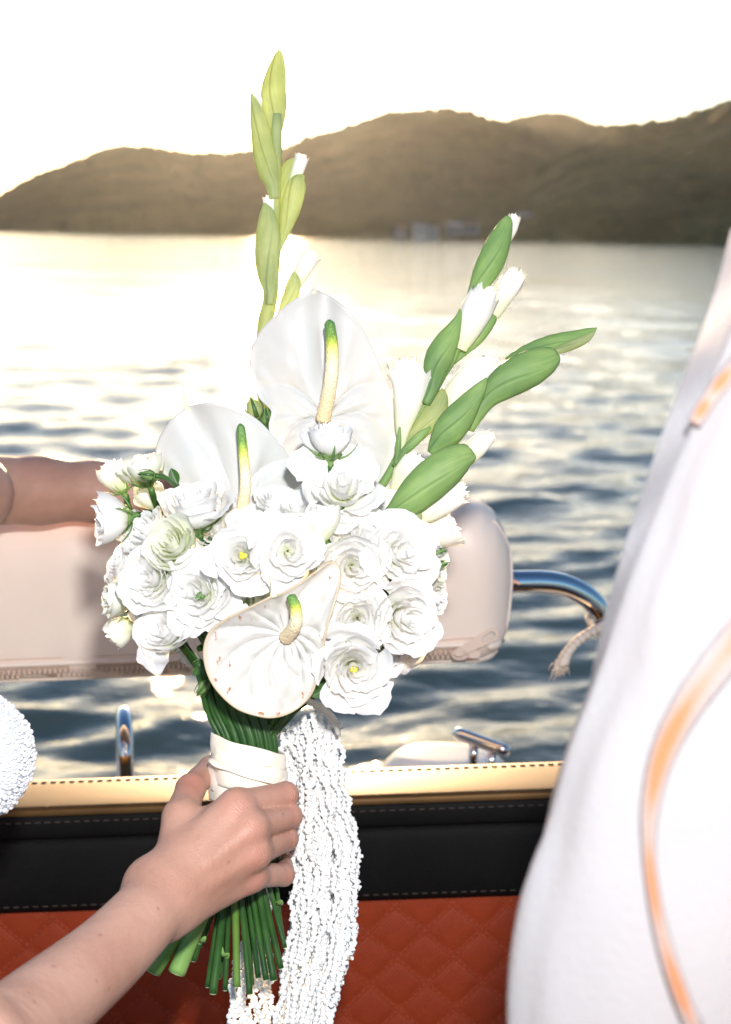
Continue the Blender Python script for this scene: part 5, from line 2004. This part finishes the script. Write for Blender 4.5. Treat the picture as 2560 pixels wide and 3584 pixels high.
# box in the arm's own axes, from corner sample points
samp = [pt(q) for q in [arm_pts[0][0], arm_pts[2][0]] + MCP + PIP + DIP + TIP + [(600, 2790, 1.0), (770, 2660, 1.09), (612, 3240, 0.95), (0, 3440, 0.8), (350, 3600, 0.85)]]
lc = np.array([(q - a_) @ AX for q in samp])
lo, hi = lc.min(0) - 0.018, lc.max(0) + 0.018
el = (pt(arm_pts[0][0]) - a_) @ AX
el2 = (0.30 * sh_r + 0.70 * pt(arm_pts[0][0]) - a_) @ AX
lo, hi = np.minimum(lo, el2 - 0.045), np.maximum(hi, el2 + 0.045)
lo, hi = np.minimum(lo, el - 0.043), np.maximum(hi, el + 0.043)
lo[0] = min(lo[0], el[0] - 0.046)
n_ = tuple(int(v) + 2 for v in (hi - lo) / h_)
nv_, nf_ = surface_nets(near_sdf, a_ + AX @ lo, AX, n_, h_)

# --- the far arm, lying along the top of the cushion
fa = [((-30, 1716, 1.475), 0.037), ((140, 1716, 1.505), 0.0345), ((340, 1720, 1.53), 0.0315), ((700, 1738, 1.545), 0.0262), ((930, 1746, 1.55), 0.0235)]
sh_l = np.array((-0.50, 1.20, 1.40))
ua = [((-95, 1728, 1.425), 0.042)]
fh = [((1010, 1742, 1.555), (1120, 1700, 1.55)), ((1010, 1744, 1.55), (1130, 1720, 1.54)), ((1010, 1748, 1.548), (1125, 1742, 1.535)), ((1005, 1752, 1.55), (1110, 1762, 1.535))]
ft = [((1200, 1690, 1.545), (1270, 1688, 1.54)), ((1215, 1712, 1.53), (1300, 1708, 1.525)), ((1205, 1738, 1.525), (1285, 1742, 1.52)), ((1180, 1765, 1.525), (1240, 1775, 1.52))]


def far_sdf(p):
    d = None
    for (a, ra), (b, rb) in zip(fa[:-1], fa[1:]):
        c = cap(p, pt(a), pt(b), ra, rb)
        d = c if d is None else smin(d, c, 0.012)
    for i in range(4):
        d = smin(d, cap(p, pt((940, 1746, 1.552)), pt(fh[i][1]), 0.018, 0.010), 0.008)
    fing = None
    for i in range(4):
        f = smin(cap(p, pt(fh[i][1]), pt(ft[i][0]), 0.0088, 0.0080), cap(p, pt(ft[i][0]), pt(ft[i][1]), 0.0080, 0.0062), 0.003)
        fing = f if fing is None else smin(fing, f, 0.0012)
    d = smin(d, fing, 0.005)
    th = smin(cap(p, pt((980, 1770, 1.535)), pt((1060, 1800, 1.515)), 0.012, 0.009), cap(p, pt((1060, 1800, 1.515)), pt((1130, 1812, 1.508)), 0.009, 0.007), 0.004)
    d = smin(d, th, 0.006)
    up = cap(p, 0.45 * sh_l + 0.55 * pt(ua[0][0]), pt(ua[0][0]), 0.043, 0.0405)
    return smin(d, up, 0.004)


lo, hi = np.array((-0.50, 1.25, 1.22)), np.array((0.05, 1.66, 1.47))
h2 = 0.0028
fv_, ff_ = surface_nets(far_sdf, lo, np.eye(3), tuple(int(v) + 2 for v in (hi - lo) / h2), h2)

# --- shoulders, neck and head (beyond the frame)
HEAD = np.array((-0.43, 1.03, 1.66))


def torso_sdf(p):
    d = cap(p, (-0.49, 1.04, 1.05), (-0.49, 1.03, 1.34), 0.105, 0.10, np.array((1.0, 0, 0)), 1.05)
    d = smin(d, cap(p, sh_r, sh_l, 0.052, 0.052), 0.05)
    d = smin(d, cap(p, (-0.48, 1.03, 1.40), HEAD - np.array((0.02, 0, 0.06)), 0.055, 0.05), 0.03)
    hd_ = cap(p, HEAD + np.array((-0.015, 0, 0.03)), HEAD + np.array((0.01, 0, 0.0)), 0.088, 0.080)
    hd_ = smin(hd_, cap(p, HEAD + np.array((0.045, 0, -0.075)), HEAD + np.array((0.02, 0, -0.03)), 0.034, 0.06), 0.03)
    hd_ = smin(hd_, cap(p, HEAD + np.array((0.082, 0, 0.012)), HEAD + np.array((0.102, 0, -0.022)), 0.008, 0.013), 0.012)
    for s in (-1, 1):
        hd_ = smin(hd_, cap(p, HEAD + np.array((0.085, s * 0.012, -0.058)), HEAD + np.array((0.085, 0, -0.058)), 0.006, 0.007), 0.006)
        eye = cap(p, HEAD + np.array((0.086, s * 0.033, 0.005)), HEAD + np.array((0.086, s * 0.033, 0.005)), 0.013, 0.013)
        hd_ = np.maximum(hd_, -eye)
        hd_ = np.minimum(hd_, cap(p, HEAD + np.array((0.071, s * 0.033, 0.005)), HEAD + np.array((0.071, s * 0.033, 0.005)), 0.0115, 0.0115))
        hd_ = smin(hd_, cap(p, HEAD + np.array((-0.01, s * 0.083, 0.01)), HEAD + np.array((-0.005, s * 0.080, -0.03)), 0.013, 0.009), 0.006)
    d = smin(d, hd_, 0.02)
    d = smin(d, cap(p, sh_r, 0.35 * sh_r + 0.65 * pt(arm_pts[0][0]), 0.046, 0.0385), 0.02)
    d = smin(d, cap(p, sh_l, sh_l * 0.35 + pt(ua[0][0]) * 0.65, 0.0455, 0.0412), 0.02)
    return d


lo, hi = np.array((-0.68, 0.60, 1.02)), np.array((-0.16, 1.40, 1.80))
h3 = 0.009
tv_, tf_ = surface_nets(torso_sdf, lo, np.eye(3), tuple(int(v) + 2 for v in (hi - lo) / h3), h3)

bride = empty('person', (-0.49, 1.1, 0.37), 'person in a white beaded dress, one hand gripping the bouquet, other arm along the cushion', 'person')
allv = np.concatenate([nv_, fv_, tv_])
allf = np.concatenate([nf_, ff_ + len(nv_), tf_ + len(nv_) + len(fv_)])
flush = np.zeros(len(allv))
for i in range(4):
    for c, r_, k in ((pt(MCP[i]) - FWn * 0.011, 0.012, 0.34), (pt(PIP[i]) - FWn * 0.004, 0.012, 0.34)):
        d2 = ((allv - c) ** 2).sum(1)
        flush = np.maximum(flush, k * np.exp(-d2 / (r_ * r_)))
for c, r_, k in ((pt((680, 2740, 1.02)), 0.018, 0.45), (pt((900, 3075, 0.985)), 0.012, 0.3)):
    flush = np.maximum(flush, k * np.exp(-((allv - c) ** 2).sum(1) / r_ ** 2))
mole = np.zeros(len(allv))
cam_n = np.array(CAM)
rel = allv - cam_n
dep = rel @ FWn
mpx = CX + F_PX * (rel @ np.array(RGT)) / dep
mpy = CY - F_PX * (rel @ np.array(UPV)) / dep
near_front = np.arange(len(allv)) < len(nv_)
for (mx_, my_, mr) in ((187, 3379, 7), (124, 3508, 6), (350, 3272, 5), (336, 3428, 5), (446, 3088, 4), (994, 2851, 5), (806, 3020, 4), (36, 3452, 4), (382, 3460, 4), (102, 3474, 4), (232, 3287, 4), (550, 3180, 3)):
    # a mole is a spot of skin on the camera side
    m_ = near_front & (np.hypot(mpx - mx_, mpy - my_) < mr * 3)
    if m_.any():
        i0 = np.nonzero(m_)[0]
        dmin = dep[i0].min()
        c = allv[i0[np.argmin(np.hypot(mpx[i0] - mx_, mpy[i0] - my_) + 2000 * np.maximum(0, dep[i0] - dmin - 0.02))]]
        d2 = ((allv - c) ** 2).sum(1)
        mole = np.maximum(mole, 0.75 * np.exp(-d2 / (mr * 0.00021) ** 2))
crease, crease_at = np.zeros(len(allv)), np.zeros(len(allv))
for i in range(4):
    for joint, other, wd in ((PIP[i], MCP[i], 0.0065), (MCP[i], CAR[i], 0.008)):
        j_, o_ = pt(joint), pt(other)
        ax_ = (j_ - o_) / np.linalg.norm(j_ - o_)
        s_ = (allv - j_) @ ax_
        d2 = ((allv - (j_ - FWn * 0.008)) ** 2).sum(1)
        w_ = np.exp(-(s_ / wd) ** 2) * (d2 < 0.020 ** 2) * (0.9 if wd < 0.007 else 0.35)
        up_ = w_ > crease
        crease_at[up_] = (s_ * 2 * math.pi / 0.0021)[up_]
        crease[up_] = w_[up_]
bo = mesh_obj('body', allv, allf, M['skin'], bride, True, {'flush': flush, 'mole': mole, 'crease': crease, 'crease_at': crease_at})
sm = bo.modifiers.new('relax', 'SMOOTH'); sm.factor = 0.5; sm.iterations = 3
# nails of the far hand
for i in range(4):
    a, b = pt(ft[i][1]), pt(ft[i][0])
    ax_ = (a - b) / np.linalg.norm(a - b)
    c = a + ax_ * 0.002 - FWn * 0.004
    v, f = ico(2)
    s_ = np.cross(ax_, FWn); s_ /= np.linalg.norm(s_)
    fr_ = np.stack([ax_, s_, FWn], -1)
    mesh_obj('fingernail', (v * np.array((0.0075, 0.0048, 0.0022))) @ fr_.T + c, f, M['nail'], bride)

# hair: a cap and a low knot
def hair_sdf(p):
    d = cap(p, HEAD + np.array((-0.03, 0, 0.045)), HEAD + np.array((-0.03, 0, -0.02)), 0.093, 0.085)
    d = smin(d, cap(p, HEAD + np.array((-0.12, 0, -0.02)), HEAD + np.array((-0.12, 0, -0.03)), 0.042, 0.04), 0.02)
    return d + 0.002 * np.sin(p[:, 2] * 260 + 40 * p[:, 1])


lo, hi = HEAD + np.array((-0.19, -0.12, -0.14)), HEAD + np.array((0.09, 0.12, 0.16))
hv_, hf_ = surface_nets(hair_sdf, lo, np.eye(3), tuple(int(v) + 2 for v in (hi - lo) / 0.008), 0.008)
mesh_obj('hair', hv_, hf_, M['hair_brown'], bride)


# --- the beaded dress
BUST1, BUST2 = pt((-118, 2650, 1.035)), pt((-150, 2630, 1.16))


def dress_sdf(p):
    d = cap(p, (-0.49, 1.05, 0.80), (-0.48, 1.045, 1.26), 0.125, 0.112)
    d = smin(d, cap(p, BUST1, BUST1 + np.array((-0.05, 0.0, 0.01)), 0.0475, 0.055), 0.02)
    d = smin(d, cap(p, BUST2, BUST2 + np.array((-0.05, 0.0, 0.01)), 0.0475, 0.055), 0.02)
    d = smin(d, cap(p, (-0.48, 1.05, 0.74), (-0.22, 0.98, 0.66), 0.14, 0.13), 0.06)
    d = smin(d, cap(p, (-0.20, 0.93, 0.66), (-0.16, 0.85, 0.44), 0.13, 0.09), 0.05)
    d = np.maximum(d, 0.405 - p[:, 2])
    cut = p[:, 2] - (1.345 - 0.08 * np.clip((p[:, 0] + 0.50) / 0.2, -0.3, 1))      # neckline
    d = np.maximum(d, cut)
    return d


lo, hi = np.array((-0.66, 0.68, 0.39)), np.array((0.02, 1.30, 1.40))
h4 = 0.009
dv_, df_ = surface_nets(dress_sdf, lo, np.eye(3), tuple(int(v) + 2 for v in (hi - lo) / h4), h4)
dress = mesh_obj('dress', dv_, df_, M['lace'], bride, True, {'grow': np.ones(len(dv_))})
dress['label'] = 'white dress thick with pearls and bugle beads'
dsm = dress.modifiers.new('relax', 'SMOOTH'); dsm.factor = 0.5; dsm.iterations = 2

# beads, each one an object, on the part of the bodice in view; smaller ones fill in between
g = np.random.RandomState(77)
cand = []
for i in range(20000):
    dirv = g.normal(0, 1, 3)
    dirv /= np.linalg.norm(dirv)
    if dirv[0] < -0.2: continue
    c = BUST1 + dirv * np.array((0.10, 0.08, 0.16))
    cand.append(c)
cand = np.array(cand, dtype=np.float32)
for it in range(6):      # walk onto the surface
    e = 0.001
    d0 = dress_sdf(cand)
    gr_ = np.stack([dress_sdf(cand + np.eye(3, dtype=np.float32)[k] * e) - d0 for k in range(3)], -1) / e
    gr_ /= np.linalg.norm(gr_, axis=1)[:, None] + 1e-6
    cand = cand - gr_ * d0[:, None]
rel = cand - cam_n
dep = rel @ FWn
qx = CX + F_PX * (rel @ np.array(RGT)) / dep
qy = CY - F_PX * (rel @ np.array(UPV)) / dep
facing = -(gr_ * (rel / np.linalg.norm(rel, axis=1)[:, None])).sum(1)
ok = (qx > -60) & (qx < 140) & (qy > 2380) & (qy < 3000) & (facing > -0.25)
cand, gr_ = cand[ok], gr_[ok]
chosen, rads, norms = [], [], []
for c, nrm in zip(cand, gr_):
    r_ = 0.00215 if len(chosen) < 60 else (0.0016 if len(chosen) < 190 else 0.0011)
    if chosen:
        dd_ = np.linalg.norm(np.array(chosen) - c, axis=1)
        if (dd_ < (np.array(rads) + r_) * 0.95).any():
            continue
    chosen.append(c); rads.append(r_); norms.append(nrm)
    if len(chosen) > 900: break
iv2, if2 = ico(2)
bead0 = None
fill = MB()
tor = MB()
for i, (c, r_, nrm) in enumerate(zip(chosen, rads, norms)):
    if i < 280:
        kind_ = i % 3
        z_ = Vector(nrm)
        fr_ = frame_from_axis(z_, i)
        mw = Matrix.Translation(Vector(c + nrm * r_ * 0.55)) @ fr_.to_4x4() @ Matrix.Diagonal((r_, r_ * (1.0 if kind_ else 1.9 if r_ < 0.002 else 1.0), r_, 1))
        if bead0 is None:
            bead0 = mesh_obj('bead', iv2, if2, M['bead'], dress)
            bead0.matrix_basis = mw
        else:
            link_copy(bead0, 'bead', dress, mw)
    else:
        fill.add(iv * r_ + c + nrm * r_ * 0.5, if_)
if fill.n:
    o = fill.build('small_beads', M['bead'], dress)
    o['kind'] = 'stuff'

# --- the person at the edge, out of focus, in a loose white shirt
man = empty('person', (0.30, 0.45, 0.37), 'out-of-focus person in a loose white shirt with curved orange bands, at the picture edge', 'person')
idc = lambda a, b: (a, b)


def soft(o, amp, scale, seed):
    me = o.data
    n = len(me.vertices)
    co = np.empty(n * 3, dtype=np.float32)
    me.vertices.foreach_get('co', co)
    co = co.reshape(-1, 3)
    no = np.empty(n * 3, dtype=np.float32)
    me.vertices.foreach_get('normal', no)
    no = no.reshape(-1, 3)
    s = np.array(scale)
    co = co + no * (amp * (vnoise(co * s, seed) + 0.5 * vnoise(co * s * 2.3, seed + 1)))[:, None]
    me.vertices.foreach_set('co', co.ravel())
    me.update()


def edge_tube(rows, d, name, mat, parent, flat, shrink=1.0, n=60, seg=40):
    """rows: (left px, right px, py)"""
    pts = [((a + b) / 2, y, (b - a) / 2 * shrink) for a, b, y in rows]
    return sheath(pts, idc, 1.0, d, name, mat, parent, flat=flat, keel=0.0, n=n, seg=seg)


# his near arm in its sleeve: the outer edge of the white shape
edge = [(2720, 700), (2650, 900), (2570, 1150), (2440, 1500), (2320, 1800), (2215, 2050), (2125, 2300), (2040, 2550), (1962, 2750), (1905, 2900), (1850, 3130), (1802, 3320), (1775, 3480), (1780, 3620), (1830, 3850)]
arm_rows = [(a, a + 1750, y) for a, y in edge]
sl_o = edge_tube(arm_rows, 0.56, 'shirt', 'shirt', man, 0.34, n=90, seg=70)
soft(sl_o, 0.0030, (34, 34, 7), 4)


def band(path, dd, name):
    """orange strip lying on the shirt: (x, y, half width) pixels; its depth follows the cloth"""
    sp = spline(path, 50)
    me = sl_o.data
    co = np.empty(len(me.vertices) * 3, dtype=np.float32)
    me.vertices.foreach_get('co', co)
    co = co.reshape(-1, 3).astype(np.float64)
    rel = co - np.array(CAM)
    dep = rel @ FWn
    vx = CX + F_PX * (rel @ np.array(RGT)) / dep
    vy = CY - F_PX * (rel @ np.array(UPV)) / dep
    front = dep < 0.56
    vx, vy, dep = vx[front], vy[front], dep[front]
    v, gq = [], []
    for i, (x, y, w) in enumerate(sp):
        tx, ty = (sp[min(i + 1, 49)] - sp[max(i - 1, 0)])[:2]
        ln = math.hypot(tx, ty)
        nx_, ny_ = -ty / ln, tx / ln
        for q in (-1, -0.66, -0.33, 0, 0.33, 0.66, 1):
            X, Y = x + nx_ * w * q * 1.2, y + ny_ * w * q * 1.2
            gq.append((1 - abs(q)) * (0.8 + 0.35 * math.sin(i * 0.5 + x * 0.01)))
            w2 = np.exp(-((vx - X) ** 2 + (vy - Y) ** 2) / (2 * 60.0 ** 2)) + 1e-12
            v.append(P(X, Y, float((dep * w2).sum() / w2.sum()) - dd + 0.0012 * q * q))
    o = mesh_obj(name, v, grid_faces(50, 7), M['orange_band'], man, True, {'grow': gq})
    s_ = o.modifiers.new('thick', 'SOLIDIFY'); s_.thickness = 0.0010
    return o


band([(2700, 2110, 56), (2600, 2220, 56), (2500, 2340, 54), (2400, 2480, 48), (2320, 2640, 40), (2278, 2820, 30), (2272, 2980, 22), (2290, 3140, 22), (2325, 3300, 26), (2375, 3460, 28), (2440, 3620, 30)], 0.004, 'orange_band')
band([(2680, 1130, 26), (2600, 1245, 26), (2500, 1370, 24), (2430, 1480, 22)], 0.004, 'orange_band')


# a single loose layer of the shirt that stands off the arm and lets the low sun through


def flap(rows, d0, d1, name, seed):
    n, m_ = 60, 12
    sp = spline(rows, n)
    v = []
    for i, (a, b, y) in enumerate(sp):
        for j in range(m_):
            t = j / (m_ - 1)
            v.append(P(a + (b - a) * t, y, d0 + (d1 - d0) * t + 0.004 * math.sin(i * 0.45 + t * 2 + seed) * (1 - t)))
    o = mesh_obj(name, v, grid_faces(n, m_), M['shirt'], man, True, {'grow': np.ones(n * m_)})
    return o


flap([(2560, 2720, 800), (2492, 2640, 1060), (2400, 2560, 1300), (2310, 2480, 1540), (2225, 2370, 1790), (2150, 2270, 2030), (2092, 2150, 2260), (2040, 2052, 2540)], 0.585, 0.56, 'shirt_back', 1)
def man_sdf(p):
    d = cap(p, (0.265, 0.60, 1.0), (0.265, 0.60, 1.40), 0.03, 0.028, np.array((1.0, 0, 0)), 0.60)
    d = smin(d, cap(p, (0.25, 0.60, 1.44), (0.30, 0.60, 1.46), 0.045, 0.045), 0.04)
    d = smin(d, cap(p, (0.29, 0.60, 1.48), (0.31, 0.60, 1.66), 0.055, 0.05), 0.03)
    hc = np.array((0.32, 0.60, 1.78))
    hd_ = cap(p, hc + np.array((0.01, 0, 0.03)), hc + np.array((-0.01, 0.0, 0.0)), 0.092, 0.083)
    hd_ = smin(hd_, cap(p, hc + np.array((-0.045, 0, -0.085)), hc, 0.036, 0.06), 0.03)
    hd_ = smin(hd_, cap(p, hc + np.array((-0.086, 0, 0.012)), hc + np.array((-0.106, 0, -0.024)), 0.008, 0.014), 0.012)
    for s in (-1, 1):
        hd_ = smin(hd_, cap(p, hc + np.array((0.01, s * 0.088, 0.01)), hc + np.array((0.005, s * 0.085, -0.03)), 0.014, 0.01), 0.006)
        hd_ = np.maximum(hd_, -cap(p, hc + np.array((-0.090, s * 0.034, 0.008)), hc + np.array((-0.090, s * 0.034, 0.008)), 0.014, 0.014))
        hd_ = np.minimum(hd_, cap(p, hc + np.array((-0.074, s * 0.034, 0.008)), hc + np.array((-0.074, s * 0.034, 0.008)), 0.012, 0.012))
    d = smin(d, hd_, 0.02)
    d = smin(d, cap(p, (0.33, 0.60, 1.46), (0.40, 0.60, 1.18), 0.042, 0.036), 0.02)
    d = smin(d, cap(p, (0.40, 0.60, 1.18), (0.38, 0.70, 0.98), 0.034, 0.026), 0.01)
    d = smin(d, cap(p, (0.38, 0.70, 0.98), (0.37, 0.75, 0.94), 0.026, 0.02), 0.01)
    return d


lo, hi = np.array((0.04, 0.44, 0.88)), np.array((0.54, 0.84, 1.92))
mv_, mf_ = surface_nets(man_sdf, lo, np.eye(3), tuple(int(v) + 2 for v in (hi - lo) / 0.009), 0.009)
mb_o = mesh_obj('body', mv_, mf_, M['skin'], man, True, {'flush': np.zeros(len(mv_)), 'mole': np.zeros(len(mv_))})
mb = MB()
for x_ in (0.20, 0.31):
    mb.add(*tube_geo(spline([(0.255 + (x_ - 0.255) * 0.7, 0.60, 1.16), (x_, 0.60, 0.90), (x_, 0.58, 0.62), (x_, 0.61, 0.385)], 20), np.interp(np.linspace(0, 1, 20), [0, .3, .6, 1], [0.06, 0.08, 0.065, 0.058]), 18))
mb.build('trousers', M['trousers'], man)


def mhair(p):
    hc = np.array((0.32, 0.60, 1.78))
    d = cap(p, hc + np.array((0.028, 0, 0.05)), hc + np.array((0.035, 0, 0.0)), 0.09, 0.078)
    return d + 0.002 * np.sin(p[:, 0] * 300 + 30 * p[:, 1])


hc = np.array((0.32, 0.60, 1.78))
v, f = surface_nets(mhair, hc + np.array((-0.1, -0.12, -0.1)), np.eye(3), (32, 32, 34), 0.008)
mesh_obj('hair', v, f, M['hair_brown'], man)

# ------------------------------------------------------------------ haze over the lake
hz, nt, b_, out = new_mat('haze_air')
nt.nodes.remove(b_)
pv = N(nt, 'ShaderNodeVolumePrincipled')
pv.inputs['Color'].default_value = (0.90, 0.92, 0.96, 1)
pv.inputs['Density'].default_value = 1.5e-5
pv.inputs['Anisotropy'].default_value = 0.76
nt.links.new(pv.outputs[0], out.inputs['Volume'])
v, f = box_geo((-7000, -7000, -4), (7000, 7000, 330))
ho = mesh_obj('haze', v, f, hz, None, False)
tag(ho, kind='stuff')
